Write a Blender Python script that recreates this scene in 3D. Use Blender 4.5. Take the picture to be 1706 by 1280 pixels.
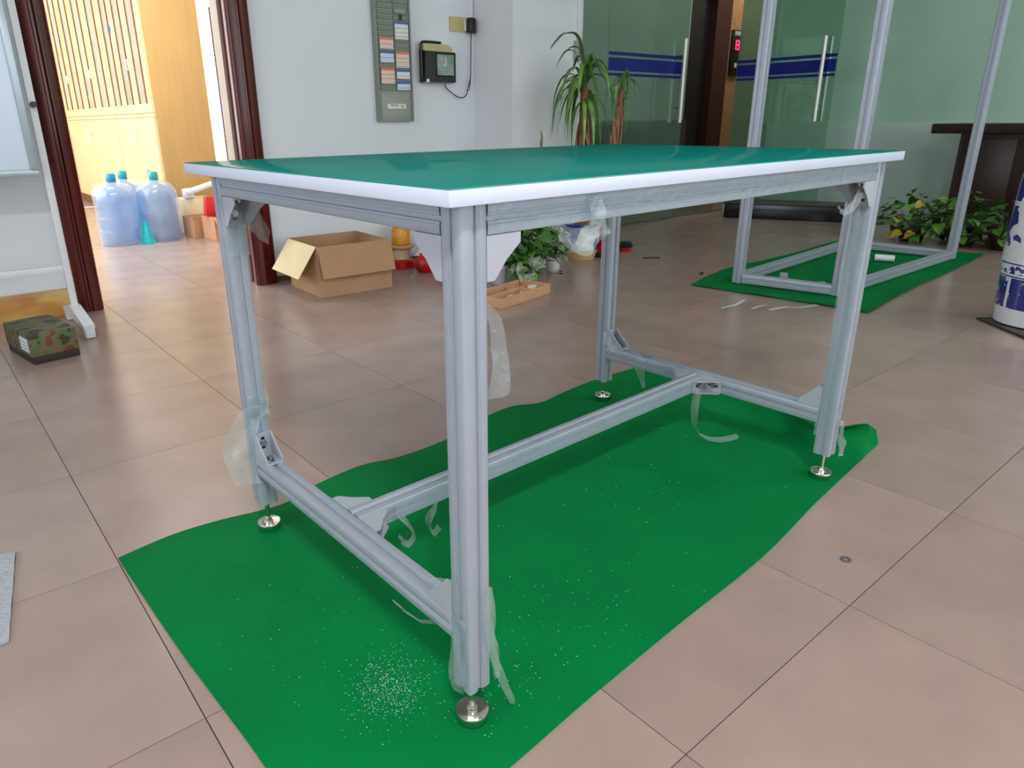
import bpy, bmesh, math, random
from mathutils import Vector, Matrix, noise as mnoise
random.seed(11)
for o in list(bpy.data.objects): bpy.data.objects.remove(o)
S = bpy.context.scene
COL = S.collection
PI = math.pi
A0 = math.radians(1.5)          # the table stands turned by this against the tile grid

# ---------------------------------------------------------------- camera
cam_d = bpy.data.cameras.new('camera'); cam = bpy.data.objects.new('camera', cam_d); COL.objects.link(cam)
Rc = Matrix.Rotation(A0, 3, 'Z') @ Matrix(((0.7567158101, 0.2270431023, -0.6130518839),
      (-0.6536761913, 0.2492741184, -0.7145417068), (-0.0094137980, 0.9414424271, 0.3370423368)))
Cc = Matrix.Rotation(A0, 3, 'Z') @ Vector((-0.4739729, -0.6040640, 0.8679988))
cam.matrix_world = Matrix.Translation(Cc) @ Rc.to_4x4()
cam_d.sensor_fit = 'HORIZONTAL'; cam_d.sensor_width = 36.0
cam_d.lens = 1163.82 / 1706 * 36
cam_d.shift_x = (853 - 803.70) / 1706; cam_d.shift_y = -(640 - 618.80) / 1706
cam_d.clip_start = 0.02; cam_d.clip_end = 60
S.camera = cam
# ---------------------------------------------------------------- world, lights, exposure
W = bpy.data.worlds.new('daylight'); S.world = W; W.use_nodes = True
W.node_tree.nodes['Background'].inputs[0].default_value = (0.86, 0.93, 1.0, 1)
W.node_tree.nodes['Background'].inputs[1].default_value = 3.0
def area(name, loc, rot, sx, sy, power, col):
    l = bpy.data.lights.new(name, 'AREA'); l.shape = 'RECTANGLE'; l.size = sx; l.size_y = sy
    l.energy = power; l.color = col
    o = bpy.data.objects.new(name, l); COL.objects.link(o); o.location = loc; o.rotation_euler = rot
    return o
# daylight entering through the window rows (behind the camera, at its left, and in the back room)
area('window_daylight_rear', (2.3, -3.95, 1.65), (PI/2, 0, 0), 6.6, 1.7, 24, (0.92, 0.96, 1.0))
area('window_daylight_left', (-3.45, 0.3, 1.65), (PI/2, 0, -PI/2), 3.6, 1.6, 16, (0.88, 0.95, 1.0))
area('window_daylight_back_room', (-1.45, 6.6, 1.5), (PI/2, 0, -PI/2), 4.6, 1.9, 120, (1.0, 0.98, 0.95))
area('window_daylight_far', (2.2, 10.95, 1.5), (PI/2, 0, PI), 1.7, 2.1, 280, (1.0, 0.98, 0.97))
area('back_room_fill', (0.6, 4.6, 2.96), (0, 0, 0), 1.2, 0.6, 62, (1.0, 0.98, 0.96))  # unseen fill light, added to brighten the bottles and the floor
area('fill_light_right', (5.3, -2.6, 2.96), (0, 0, 0), 1.2, 0.6, 60, (1.0, 0.98, 0.96))  # added fill with no fitting, lifts the floor at the far right
area('ceiling_lamp', (-0.95, -1.65, 2.96), (0, 0, 0), 0.5, 0.3, 90, (1.0, 0.98, 0.96))
area('lobby_fill', (5.2, 4.0, 2.96), (0, 0, 0), 2.4, 0.4, 13, (1.0, 0.97, 0.9))  # fill light added to lighten the dim lobby
area('lobby_fill_by_lift', (8.2, 4.0, 2.96), (0, 0, 0), 2.0, 0.4, 36, (1.0, 0.93, 0.82))  # second added fill, brightens the woven wall near the lift
S.view_settings.view_transform = 'Standard'; S.view_settings.look = 'None'
S.view_settings.exposure = 0.0; S.view_settings.gamma = 1.0
S.view_settings.use_curve_mapping = False
S.cycles.use_denoising = True
S.cycles.max_bounces = 10; S.cycles.transparent_max_bounces = 24; S.cycles.sample_clamp_indirect = 6
S.cycles.caustics_reflective = False; S.cycles.caustics_refractive = False

# ---------------------------------------------------------------- materials
def lin(c):
    f = lambda v: v/12.92 if v <= 0.04045 else ((v+0.055)/1.055)**2.4
    return tuple(f(x/255) for x in c) + (1,)
def mat(name, c, rough=0.5, metal=0.0, spec=0.5, var=0.0, vs=8.0, bump=0.0, bs=60.0, coat=0.0, obj_var=0.0, stretch=None, c2=None):
    m = bpy.data.materials.new(name); m.use_nodes = True
    N = m.node_tree.nodes; K = m.node_tree.links; b = N['Principled BSDF']
    b.inputs['Base Color'].default_value = lin(c); b.inputs['Roughness'].default_value = rough
    b.inputs['Metallic'].default_value = metal; b.inputs['Specular IOR Level'].default_value = spec
    b.inputs['Coat Weight'].default_value = coat; b.inputs['Coat Roughness'].default_value = 0.08
    tc = N.new('ShaderNodeTexCoord'); co = tc.outputs['Object']
    if stretch:
        mp = N.new('ShaderNodeMapping'); mp.inputs['Scale'].default_value = stretch
        K.new(co, mp.inputs['Vector']); co = mp.outputs[0]
    src = None
    if var or c2:
        nz = N.new('ShaderNodeTexNoise'); nz.inputs['Scale'].default_value = vs; nz.inputs['Detail'].default_value = 5
        K.new(co, nz.inputs['Vector'])
        r = N.new('ShaderNodeValToRGB'); r.color_ramp.elements[0].position = 0.32; r.color_ramp.elements[1].position = 0.68
        a = lin(c); d = lin(c2) if c2 else tuple(min(1, x*(1+var)) for x in a[:3]) + (1,)
        r.color_ramp.elements[0].color = a if c2 else tuple(x*(1-var) for x in a[:3]) + (1,)
        r.color_ramp.elements[1].color = d
        K.new(nz.outputs['Fac'], r.inputs[0]); src = r.outputs[0]
    if obj_var:
        oi = N.new('ShaderNodeObjectInfo'); mr = N.new('ShaderNodeMapRange')
        mr.inputs['To Min'].default_value = 1-obj_var; mr.inputs['To Max'].default_value = 1+obj_var
        K.new(oi.outputs['Random'], mr.inputs['Value'])
        h = N.new('ShaderNodeHueSaturation'); h.inputs['Color'].default_value = lin(c)
        K.new(mr.outputs[0], h.inputs['Value'])
        if src: K.new(src, h.inputs['Color'])
        src = h.outputs[0]
    if src: K.new(src, b.inputs['Base Color'])
    if bump:
        n2 = N.new('ShaderNodeTexNoise'); n2.inputs['Scale'].default_value = bs; n2.inputs['Detail'].default_value = 4
        K.new(co, n2.inputs['Vector'])
        bp = N.new('ShaderNodeBump'); bp.inputs['Strength'].default_value = bump; bp.inputs['Distance'].default_value = 0.01
        K.new(n2.outputs['Fac'], bp.inputs['Height']); K.new(bp.outputs[0], b.inputs['Normal'])
    return m
def clear(name, tint, refl=1.0, haze=0.0, trans=False, hazec=(230, 238, 240), rough=0.02, bump=0.0, bs=40):
    """clear sheet: tinted see-through + fresnel reflection + a little milky haze"""
    m = bpy.data.materials.new(name); m.use_nodes = True
    N = m.node_tree.nodes; K = m.node_tree.links
    for n in list(N):
        if n.type != 'OUTPUT_MATERIAL': N.remove(n)
    out = [n for n in N if n.type == 'OUTPUT_MATERIAL'][0]
    t = N.new('ShaderNodeBsdfTransparent'); t.inputs[0].default_value = lin(tint)
    g = N.new('ShaderNodeBsdfGlossy'); g.inputs['Roughness'].default_value = rough; g.inputs[0].default_value = (refl, refl, refl, 1)
    d = N.new('ShaderNodeBsdfTranslucent' if trans else 'ShaderNodeBsdfDiffuse'); d.inputs[0].default_value = lin(hazec)
    fr = N.new('ShaderNodeFresnel'); ge = N.new('ShaderNodeNewGeometry'); mr = N.new('ShaderNodeMapRange')
    mr.inputs['To Min'].default_value = 1.5; mr.inputs['To Max'].default_value = 1/1.5   # same reflection from both sides of the thin sheet
    K.new(ge.outputs['Backfacing'], mr.inputs['Value']); K.new(mr.outputs[0], fr.inputs[0])
    m1 = N.new('ShaderNodeMixShader'); m1.inputs[0].default_value = haze
    m2 = N.new('ShaderNodeMixShader')
    K.new(t.outputs[0], m1.inputs[1]); K.new(d.outputs[0], m1.inputs[2])
    K.new(fr.outputs[0], m2.inputs[0]); K.new(m1.outputs[0], m2.inputs[1]); K.new(g.outputs[0], m2.inputs[2])
    K.new(m2.outputs[0], out.inputs[0])
    if bump:
        tc = N.new('ShaderNodeTexCoord'); n2 = N.new('ShaderNodeTexNoise'); n2.inputs['Scale'].default_value = bs; n2.inputs['Detail'].default_value = 6
        K.new(tc.outputs['Object'], n2.inputs['Vector'])
        bp = N.new('ShaderNodeBump'); bp.inputs['Strength'].default_value = bump; bp.inputs['Distance'].default_value = 0.01
        K.new(n2.outputs['Fac'], bp.inputs['Height'])
        for x in (g, d, fr): K.new(bp.outputs[0], x.inputs['Normal'])
    return m
def glow(name, c, s):
    m = bpy.data.materials.new(name); m.use_nodes = True; b = m.node_tree.nodes['Principled BSDF']
    b.inputs['Base Color'].default_value = lin(c); b.inputs['Emission Color'].default_value = lin(c); b.inputs['Emission Strength'].default_value = s
    return m
M = dict(
 tile=mat('polished_tile', (160, 139, 129), 0.24, spec=0.5, var=0.085, vs=5, obj_var=0.05, bump=0.015, bs=18),
 grout=mat('tile_grout', (58, 48, 44), 0.8, var=0.2, vs=30),
 wall=mat('white_paint', (222, 229, 234), 0.85, var=0.015, vs=2, bump=0.03, bs=120),
 pillar=mat('pillar_paint', (222, 226, 230), 0.85, var=0.015, vs=2),
 ceil=mat('ceiling_paint', (225, 225, 222), 0.9, var=0.01, vs=2),
 backwall=mat('back_room_paint', (245, 243, 238), 0.9, var=0.01),
 lobby=mat('lobby_paint', (132, 144, 136), 0.6, var=0.08, vs=2),
 lobby_dark=mat('lobby_dark_panel', (66, 58, 60), 0.4, var=0.1, vs=3),
 lobby_floor=mat('lobby_floor_stone', (120, 116, 108), 0.15, var=0.1, vs=6),
 green_wall=mat('green_backed_glass', (182, 220, 198), 0.14, spec=0.5, var=0.1, vs=1.2),
 green_low=mat('pale_green_lower_wall', (200, 224, 214), 0.25, var=0.05, vs=3),  # lower part of the right wall in a paler green
 casing=mat('mahogany_varnish', (82, 22, 16), 0.2, spec=0.35, var=0.35, vs=5, stretch=(6, 6, 0.5), coat=0.12),
 marble=mat('yellow_marble', (222, 184, 108), 0.25, c2=(196, 128, 62), vs=5.5, stretch=(1, 1, 2.2)),
 alu=mat('anodised_aluminium', (166, 174, 187), 0.42, metal=0.35, var=0.03, vs=30),
 alu2=mat('film_wrapped_aluminium', (166, 175, 186), 0.42, metal=0.35, var=0.04, vs=30),
 cast=mat('die_cast_bracket', (182, 186, 197), 0.45, metal=0.35, var=0.03, vs=40),
 slot=mat('grey_steel', (120, 124, 134), 0.5, metal=0.7, var=0.05),  # plain grey steel of the washer
 chrome=mat('zinc_plated_steel', (214, 212, 204), 0.16, metal=1.0, var=0.03, vs=20),
 steel=mat('brushed_steel', (222, 222, 216), 0.3, metal=0.35, var=0.04, vs=30),
 bolt=mat('steel_bolt', (170, 172, 176), 0.25, metal=1.0, var=0.05),
 edge=mat('white_edge_band', (204, 211, 228), 0.4, var=0.01),
 felt=mat('green_floor_mat', (0, 117, 57), 0.7, spec=0.08, var=0.10, vs=5, bump=0.06, bs=14),
 shaving=mat('aluminium_shavings', (246, 250, 248), 0.3, metal=0.1, var=0.05),
 card=mat('brown_cardboard', (176, 138, 104), 0.85, var=0.06, vs=7, bump=0.05, bs=40),
 card_in=mat('inner_cardboard', (222, 206, 164), 0.85, var=0.05, vs=7),
 card_tan=mat('tan_cardboard', (198, 152, 116), 0.85, var=0.06, vs=9),
 tape=mat('packing_tape', (176, 140, 98), 0.25, var=0.08, vs=14),
 maple=mat('yellow_maple', (236, 204, 148), 0.45, var=0.06, vs=4, stretch=(5, 5, 0.6)),
 ochre=mat('ochre_side_panel', (192, 152, 92), 0.5, var=0.06, vs=4, stretch=(5, 5, 0.6)),
 seam=mat('dark_seam', (120, 76, 40), 0.7, var=0.1),
 cab_glass=mat('cabinet_glass', (158, 152, 132), 0.12, var=0.16, vs=4),
 white=mat('white_enamel', (226, 230, 234), 0.35, var=0.02),
 wb=mat('whiteboard_enamel', (206, 222, 236), 0.18, var=0.03, vs=3),
 wbframe=mat('whiteboard_frame_alu', (176, 190, 196), 0.35, metal=0.5, var=0.03),
 black=mat('black_plastic', (16, 15, 16), 0.35, var=0.2, vs=10),
 blackstone=mat('black_stone', (22, 21, 22), 0.2, var=0.3, vs=10),
 beige=mat('beige_plastic', (196, 188, 132), 0.5, var=0.05),
 socket=mat('socket_plate', (196, 184, 120), 0.4, var=0.05),
 dial=mat('clock_dial', (110, 136, 124), 0.2, c2=(150, 172, 160), vs=12),
 grey_green=mat('grey_green_steel', (150, 158, 146), 0.5, var=0.04, vs=9),
 grey_green2=mat('grey_green_slot', (132, 142, 128), 0.5, var=0.04, vs=9),
 paper=mat('paper', (224, 226, 224), 0.8, var=0.03), paper_b=mat('paper_blue', (206, 218, 236), 0.8, var=0.03), paper_p=mat('paper_pink', (228, 208, 196), 0.8, var=0.03),
 ink_b=mat('blue_print', (70, 110, 176), 0.8, var=0.05), ink_r=mat('red_print', (222, 128, 104), 0.8, var=0.05), ink_g=mat('grey_print', (150, 156, 160), 0.8, var=0.05),
 leaf=mat('leaf_green', (70, 124, 46), 0.35, c2=(124, 172, 70), vs=14, obj_var=0.35),
 leaf_dark=mat('leaf_dark_green', (46, 88, 38), 0.35, c2=(80, 126, 52), vs=12, obj_var=0.35),
 leaf_y=mat('leaf_yellow', (196, 168, 50), 0.5, c2=(160, 160, 60), vs=10),
 leaf_v=mat('leaf_variegated', (50, 96, 44), 0.4, c2=(196, 214, 176), vs=24),
 leaf_dry=mat('leaf_dry_brown', (120, 84, 56), 0.8, c2=(168, 128, 92), vs=16, obj_var=0.3),
 leaf_red=mat('leaf_dry_red', (112, 52, 40), 0.8, var=0.2, obj_var=0.2),
 trunk=mat('cane_bark', (150, 110, 76), 0.85, c2=(110, 74, 50), vs=18, stretch=(1, 1, 0.4), bump=0.3, bs=40),
 soil=mat('potting_soil', (54, 42, 32), 0.95, var=0.3, vs=40),
 pot=mat('white_pot_plastic', (224, 228, 222), 0.4, var=0.03),
 pot_grey=mat('grey_jar', (176, 172, 184), 0.3, c2=(208, 208, 218), vs=9),
 red=mat('red_plastic', (196, 26, 34), 0.35, var=0.1, vs=8),
 redpaper=mat('red_paper_box', (212, 34, 34), 0.5, var=0.05),
 gold=mat('gold_print', (226, 150, 90), 0.4, var=0.05),
 amber=mat('amber_plastic', (214, 130, 20), 0.3, c2=(228, 164, 34), vs=20),
 pink=mat('pink_print', (206, 120, 150), 0.6, var=0.1),
 tanrim=mat('tan_rim', (206, 170, 120), 0.5, var=0.05),
 brownwood=mat('dark_brown_wood', (52, 32, 28), 0.35, var=0.3, vs=4, stretch=(6, 6, 0.5)),
 redbrown=mat('red_brown_wood', (110, 46, 38), 0.4, var=0.2, vs=4, stretch=(6, 6, 0.5)),
 bottle=clear('blue_water_bottle', (176, 214, 246), 0.9, haze=0.35, trans=True, hazec=(190, 228, 255), rough=0.08),
 bag=clear('clear_plastic_bag', (244, 247, 252), 1.0, haze=0.24, hazec=(232, 240, 255), rough=0.12, bump=0.6, bs=16),
 cap=mat('blue_bottle_cap', (30, 140, 186), 0.3, var=0.05), cap2=mat('teal_bottle_cap', (44, 160, 164), 0.3, var=0.05),
 teal=mat('teal_cloth', (40, 182, 196), 0.6, var=0.2, vs=30),
 film=clear('protective_film', (238, 246, 248), 1.0, haze=0.17, hazec=(220, 232, 236), rough=0.12, bump=0.35, bs=50),
 film2=clear('clinging_film', (240, 247, 249), 1.0, haze=0.22, hazec=(206, 216, 226), rough=0.22, bump=0.3, bs=60),
 scrap=clear('film_scrap', (242, 244, 244), 1.0, haze=0.55, hazec=(236, 238, 236), rough=0.2),
 glass=clear('green_tinted_glass', (222, 236, 228), 0.9, haze=0.09, hazec=(170, 205, 184)),  # green haze put into the colour imitates light reflected in the panes
 stripe=mat('blue_vinyl_stripe', (14, 24, 130), 0.3, var=0.03),
 lift_frame=mat('lift_frame_brown', (64, 32, 30), 0.25, var=0.1), lift_door=mat('lift_door_dark', (44, 40, 42), 0.2, metal=0.3, var=0.1),
 rattan=mat('woven_rattan_wallpaper', (170, 128, 84), 0.7, c2=(126, 92, 58), vs=26, stretch=(1, 1, 5)),
 led=glow('red_led_digit', (255, 30, 70), 5.0),
 cover=mat('white_bubble_wrap', (168, 172, 178), 0.4, var=0.05, vs=40, bump=0.5, bs=120),
 stick=mat('wooden_stick', (170, 140, 96), 0.7, var=0.1),
 stop=mat('door_stop_beige', (186, 172, 158), 0.6, var=0.04),
 redbrown2=mat('dark_red_wood', (70, 28, 24), 0.45, var=0.2, vs=4, stretch=(6, 6, 0.5)),
 winframe=mat('window_frame_white', (220, 224, 224), 0.4, var=0.02),
)
def rubber():
    m = bpy.data.materials.new('green_esd_rubber'); m.use_nodes = True; N = m.node_tree.nodes; K = m.node_tree.links
    N.remove(N['Principled BSDF']); out = [n for n in N if n.type == 'OUTPUT_MATERIAL'][0]
    d = N.new('ShaderNodeBsdfDiffuse'); g = N.new('ShaderNodeBsdfGlossy'); g.inputs['Roughness'].default_value = 0.12
    tc = N.new('ShaderNodeTexCoord'); nz = N.new('ShaderNodeTexNoise'); nz.inputs['Scale'].default_value = 6; K.new(tc.outputs['Object'], nz.inputs[0])
    r = N.new('ShaderNodeValToRGB'); r.color_ramp.elements[0].color = lin((0, 118, 108)); r.color_ramp.elements[1].color = lin((0, 130, 120)); K.new(nz.outputs['Fac'], r.inputs[0]); K.new(r.outputs[0], d.inputs[0])
    x = N.new('ShaderNodeMixShader'); x.inputs[0].default_value = 0.15; K.new(d.outputs[0], x.inputs[1]); K.new(g.outputs[0], x.inputs[2]); K.new(x.outputs[0], out.inputs[0]); return m
M['rubber'] = rubber()
# camouflage carton
def camo():
    m = mat('camouflage_carton', (74, 92, 60), 0.7); N = m.node_tree.nodes; K = m.node_tree.links; b = N['Principled BSDF']
    tc = N.new('ShaderNodeTexCoord'); mp = N.new('ShaderNodeMapping'); mp.inputs['Rotation'].default_value = (0.5, 0.6, 0.4); mp.inputs['Scale'].default_value = (1, 2.2, 1)
    K.new(tc.outputs['Object'], mp.inputs[0])
    nz = N.new('ShaderNodeTexNoise'); nz.inputs['Scale'].default_value = 16; nz.inputs['Detail'].default_value = 2; K.new(mp.outputs[0], nz.inputs[0])
    r = N.new('ShaderNodeValToRGB'); r.color_ramp.interpolation = 'CONSTANT'
    e = r.color_ramp.elements; e[0].color = lin((58, 52, 38)); e[0].position = 0; e[1].position = 0.43; e[1].color = lin((80, 100, 66))
    x = e.new(0.52); x.color = lin((112, 96, 66)); x = e.new(0.62); x.color = lin((104, 64, 46))
    K.new(nz.outputs['Fac'], r.inputs[0]); K.new(r.outputs[0], b.inputs['Base Color']); return m
M['camo'] = camo()
M['camo_dark'] = mat('dark_carton_base', (52, 36, 32), 0.7, var=0.15)
# blue and white porcelain, bands by height (object z)
def porcelain():
    m = mat('blue_white_porcelain', (226, 230, 234), 0.12, coat=0.5); N = m.node_tree.nodes; K = m.node_tree.links; b = N['Principled BSDF']
    tc = N.new('ShaderNodeTexCoord'); sx = N.new('ShaderNodeSeparateXYZ'); K.new(tc.outputs['Object'], sx.inputs[0])
    def math_(op, a, c=None):
        n = N.new('ShaderNodeMath'); n.operation = op
        for i, v in enumerate((a, c)):
            if v is None: continue
            if isinstance(v, (int, float)): n.inputs[i].default_value = v
            else: K.new(v, n.inputs[i])
        return n.outputs[0]
    z = sx.outputs['Z']; ang = math_('ARCTAN2', sx.outputs['Y'], sx.outputs['X'])
    def band(a, c): return math_('MULTIPLY', math_('GREATER_THAN', z, a), math_('LESS_THAN', z, c))
    nz = N.new('ShaderNodeTexNoise'); nz.inputs['Scale'].default_value = 9; nz.inputs['Detail'].default_value = 2; nz.inputs['Distortion'].default_value = 1.2
    K.new(tc.outputs['Object'], nz.inputs[0])
    nf = N.new('ShaderNodeTexNoise'); nf.inputs['Scale'].default_value = 38; nf.inputs['Detail'].default_value = 2; K.new(tc.outputs['Object'], nf.inputs[0])
    panel = math_('GREATER_THAN', math_('ABSOLUTE', math_('SINE', math_('MULTIPLY', ang, 5.0))), 0.22)
    base = math_('MULTIPLY', math_('MULTIPLY', band(0.075, 0.205), panel), math_('GREATER_THAN', nf.outputs['Fac'], 0.36))
    r1 = math_('MULTIPLY', band(0.222, 0.258), math_('GREATER_THAN', nf.outputs['Fac'], 0.46))
    cl = math_('MULTIPLY', band(0.33, 0.50), math_('GREATER_THAN', nz.outputs['Fac'], 0.53))
    cl2 = math_('MULTIPLY', band(0.52, 0.80), math_('GREATER_THAN', nz.outputs['Fac'], 0.50))
    l1 = math_('ADD', band(0.208, 0.214), band(0.262, 0.268))
    tot = math_('MINIMUM', math_('ADD', math_('ADD', base, r1), math_('ADD', math_('ADD', cl, cl2), l1)), 1.0)
    mx = N.new('ShaderNodeMix'); mx.data_type = 'RGBA'
    mx.inputs[6].default_value = lin((216, 222, 226)); mx.inputs[7].default_value = lin((38, 44, 128))
    K.new(tot, mx.inputs[0]); K.new(mx.outputs[2], b.inputs['Base Color']); return m
M['porcelain'] = porcelain()
def bluewhite():
    m = mat('blue_white_glaze', (220, 224, 226), 0.2, coat=0.4); N = m.node_tree.nodes; K = m.node_tree.links; b = N['Principled BSDF']
    tc = N.new('ShaderNodeTexCoord'); nz = N.new('ShaderNodeTexNoise'); nz.inputs['Scale'].default_value = 7; nz.inputs['Detail'].default_value = 1.5
    K.new(tc.outputs['Object'], nz.inputs[0]); r = N.new('ShaderNodeValToRGB'); r.color_ramp.interpolation = 'CONSTANT'
    e = r.color_ramp.elements; e[0].color = lin((222, 226, 226)); e[1].position = 0.49; e[1].color = lin((40, 48, 150))
    K.new(nz.outputs['Fac'], r.inputs[0]); K.new(r.outputs[0], b.inputs['Base Color']); return m
M['bluewhite'] = bluewhite()

# ---------------------------------------------------------------- geometry helpers
def BM(): return bmesh.new()
def box(bm, x0, x1, y0, y1, z0, z1, mtx=None, mi=0, bev=0.0):
    vs = [bm.verts.new((x, y, z)) for z in (z0, z1) for y in (y0, y1) for x in (x0, x1)]
    F = [bm.faces.new([vs[i] for i in f]) for f in ((0, 2, 3, 1), (4, 5, 7, 6), (0, 1, 5, 4), (2, 6, 7, 3), (0, 4, 6, 2), (1, 3, 7, 5))]
    for f in F: f.material_index = mi
    if bev:
        es = list({e for f in F for e in f.edges})
        r = bmesh.ops.bevel(bm, geom=es, offset=bev, segments=2, affect='EDGES', profile=0.5, material=-1)
        vs = list({v for v in vs if v.is_valid} | set(r['verts']))
        for f in r['faces']: f.material_index = mi
    if mtx: bmesh.ops.transform(bm, matrix=mtx, verts=[v for v in vs if v.is_valid])
    return bm
def lathe(bm, prof, n=24, c=(0, 0, 0), mi=0, cap=True):
    rings = []
    for r, z in prof:
        rings.append([bm.verts.new((c[0]+r*math.cos(2*PI*i/n), c[1]+r*math.sin(2*PI*i/n), c[2]+z)) for i in range(n)])
    for a, b in zip(rings, rings[1:]):
        for i in range(n):
            f = bm.faces.new((a[i], a[(i+1) % n], b[(i+1) % n], b[i])); f.smooth = True; f.material_index = mi
    if cap:
        if prof[0][0] > 1e-5: bm.faces.new(rings[0][::-1]).material_index = mi
        if prof[-1][0] > 1e-5: bm.faces.new(rings[-1]).material_index = mi
    return bm
def rod(bm, p0, p1, r, n=12, mi=0):
    p0, p1 = Vector(p0), Vector(p1); d = p1-p0; q = d.to_track_quat('Z', 'Y').to_matrix()
    R = [[bm.verts.new(p + q @ Vector((r*math.cos(2*PI*i/n), r*math.sin(2*PI*i/n), 0))) for i in range(n)] for p in (p0, p1)]
    for i in range(n):
        f = bm.faces.new((R[0][i], R[0][(i+1) % n], R[1][(i+1) % n], R[1][i])); f.smooth = True; f.material_index = mi
    bm.faces.new(R[0][::-1]).material_index = mi; bm.faces.new(R[1]).material_index = mi
    return bm
def cat(pts, k=6):
    P = [Vector(p) for p in pts]; out = []
    for i in range(len(P)-1):
        a, b, c, d = P[max(i-1, 0)], P[i], P[i+1], P[min(i+2, len(P)-1)]
        for j in range(k):
            t = j/k
            out.append(0.5*((2*b)+(c-a)*t+(2*a-5*b+4*c-d)*t*t+(3*b-a-3*c+d)*t**3))
    out.append(P[-1]); return out
def tube(bm, pts, r, n=8, k=6, mi=0):
    P = cat(pts, k); rings = []
    for i, p in enumerate(P):
        d = (P[min(i+1, len(P)-1)]-P[max(i-1, 0)]).normalized()
        u = d.cross(Vector((0.3, 0.2, 1))).normalized() if abs(d.z) < 0.95 else d.cross(Vector((1, 0, 0))).normalized()
        v = d.cross(u); rr = r[0]+(r[1]-r[0])*i/(len(P)-1) if isinstance(r, tuple) else r
        rings.append([bm.verts.new(p+rr*(u*math.cos(2*PI*j/n)+v*math.sin(2*PI*j/n))) for j in range(n)])
    for a, b in zip(rings, rings[1:]):
        for j in range(n):
            f = bm.faces.new((a[j], a[(j+1) % n], b[(j+1) % n], b[j])); f.smooth = True; f.material_index = mi
    bm.faces.new(rings[0][::-1]); bm.faces.new(rings[-1]); return bm
def prism(bm, poly, axis, a, b, mi=0):
    """extrude a 2D outline along an axis: axis 0 -> poly is (y,z); 1 -> (x,z); 2 -> (x,y)"""
    def P(p, t): return (t, p[0], p[1]) if axis == 0 else (p[0], t, p[1]) if axis == 1 else (p[0], p[1], t)
    A = [bm.verts.new(P(p, a)) for p in poly]; B = [bm.verts.new(P(p, b)) for p in poly]; n = len(poly)
    for i in range(n): bm.faces.new((A[i], A[(i+1) % n], B[(i+1) % n], B[i])).material_index = mi
    bm.faces.new(A[::-1]).material_index = mi; bm.faces.new(B).material_index = mi
    return bm
def grid(bm, fn, nu, nv, thick=0.0, mi=0, smooth=True):
    V = [[bm.verts.new(fn(i/nu, j/nv)) for j in range(nv+1)] for i in range(nu+1)]
    F = []
    for i in range(nu):
        for j in range(nv):
            f = bm.faces.new((V[i][j], V[i+1][j], V[i+1][j+1], V[i][j+1])); f.smooth = smooth; f.material_index = mi; F.append(f)
    if thick:
        bm.normal_update()
        bmesh.ops.solidify(bm, geom=F, thickness=thick)
    return bm
def obj(name, bm, m, parent=None, recalc=True, loc=None, rot=None):
    if recalc: bmesh.ops.recalc_face_normals(bm, faces=bm.faces[:])
    me = bpy.data.meshes.new(name); bm.to_mesh(me); bm.free(); me.set_sharp_from_angle(angle=math.radians(38))
    for x in (m if isinstance(m, (list, tuple)) else [m]): me.materials.append(M[x] if isinstance(x, str) else x)
    o = bpy.data.objects.new(name, me); COL.objects.link(o)
    if parent: o.parent = parent
    if loc: o.location = loc
    if rot is not None: o.rotation_euler = rot if isinstance(rot, (tuple, list)) else (0, 0, rot)
    return o
def inst(name, me, parent=None, loc=(0, 0, 0), rot=(0, 0, 0), sc=None):
    o = bpy.data.objects.new(name, me); COL.objects.link(o); o.parent = parent; o.location = loc; o.rotation_euler = rot
    if sc: o.scale = sc if isinstance(sc, (tuple, list)) else (sc, sc, sc)
    return o
def tag(o, label, catg, group=None):
    o['label'] = label; o['category'] = catg
    if group: o['group'] = group
    return o
def thing(name, label, catg, loc=(0, 0, 0), rz=0.0, group=None):
    o = bpy.data.objects.new(name, None); COL.objects.link(o); o.location = loc; o.rotation_euler = (0, 0, rz); o.empty_display_size = 0.05
    return tag(o, label, catg, group)
def struct(name, bm, m, parent=None):
    o = obj(name, bm, m, parent)
    if not parent: o['kind'] = 'structure'
    return o
def B(*a, **k): return box(BM(), *a, **k)

# ================================================================= the setting
YW = 3.25
floor = struct('floor', B(-3.6, 10.2, -4.1, 11.1, -0.06, -0.0035), 'grout')
PITCH, TX0, TY0, HT = 0.515, -0.265, -0.205, 0.2565
def tile_bm():
    b = BM(); h = HT+0.0001
    box(b, -h, h, -h, h, -0.006, 0)
    return b
first = None; rest = BM(); far = []
inv = cam.matrix_world.inverted()
def in_view(x, y):
    for dx in (-0.25, 0, 0.25):
        for dy in (-0.25, 0, 0.25):
            p = inv @ Vector((x+dx, y+dy, 0))
            if p.z < -0.2:
                u = 803.7 + 1163.8*p.x/-p.z; v = 618.8 - 1163.8*p.y/-p.z
                if -20 < u < 1726 and 0 < v < 1300: return True
    return False
cells = []
for i in range(-7, 21):
    for j in range(-8, 23):
        x, y = TX0+(i+0.5)*PITCH, TY0+(j+0.5)*PITCH
        if x < -3.4 or x > 6.35 or y < -3.85 or y > 10.9: continue
        if y > YW+0.15 and (x > 3.1 or x < -1.4): continue
        cells.append((math.hypot(x-Cc.x, y-Cc.y), x, y))
cells.sort(); n_t = 0
for d, x, y in cells:
    vis = in_view(x, y) and (y < YW or (0.0 < x < 2.4))
    if vis and n_t < 292:
        n_t += 1
        if first is None:
            first = obj('floor_tile', tile_bm(), 'tile', floor, loc=(x, y, 0)); me_t = first.data
        else: inst('floor_tile', me_t, floor, (x, y, 0))
    else: box(rest, x-HT, x+HT, y-HT, y+HT, -0.006, 0)
o = obj('outer_floor_tiles', rest, 'tile', floor); o['kind'] = 'stuff'
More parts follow.
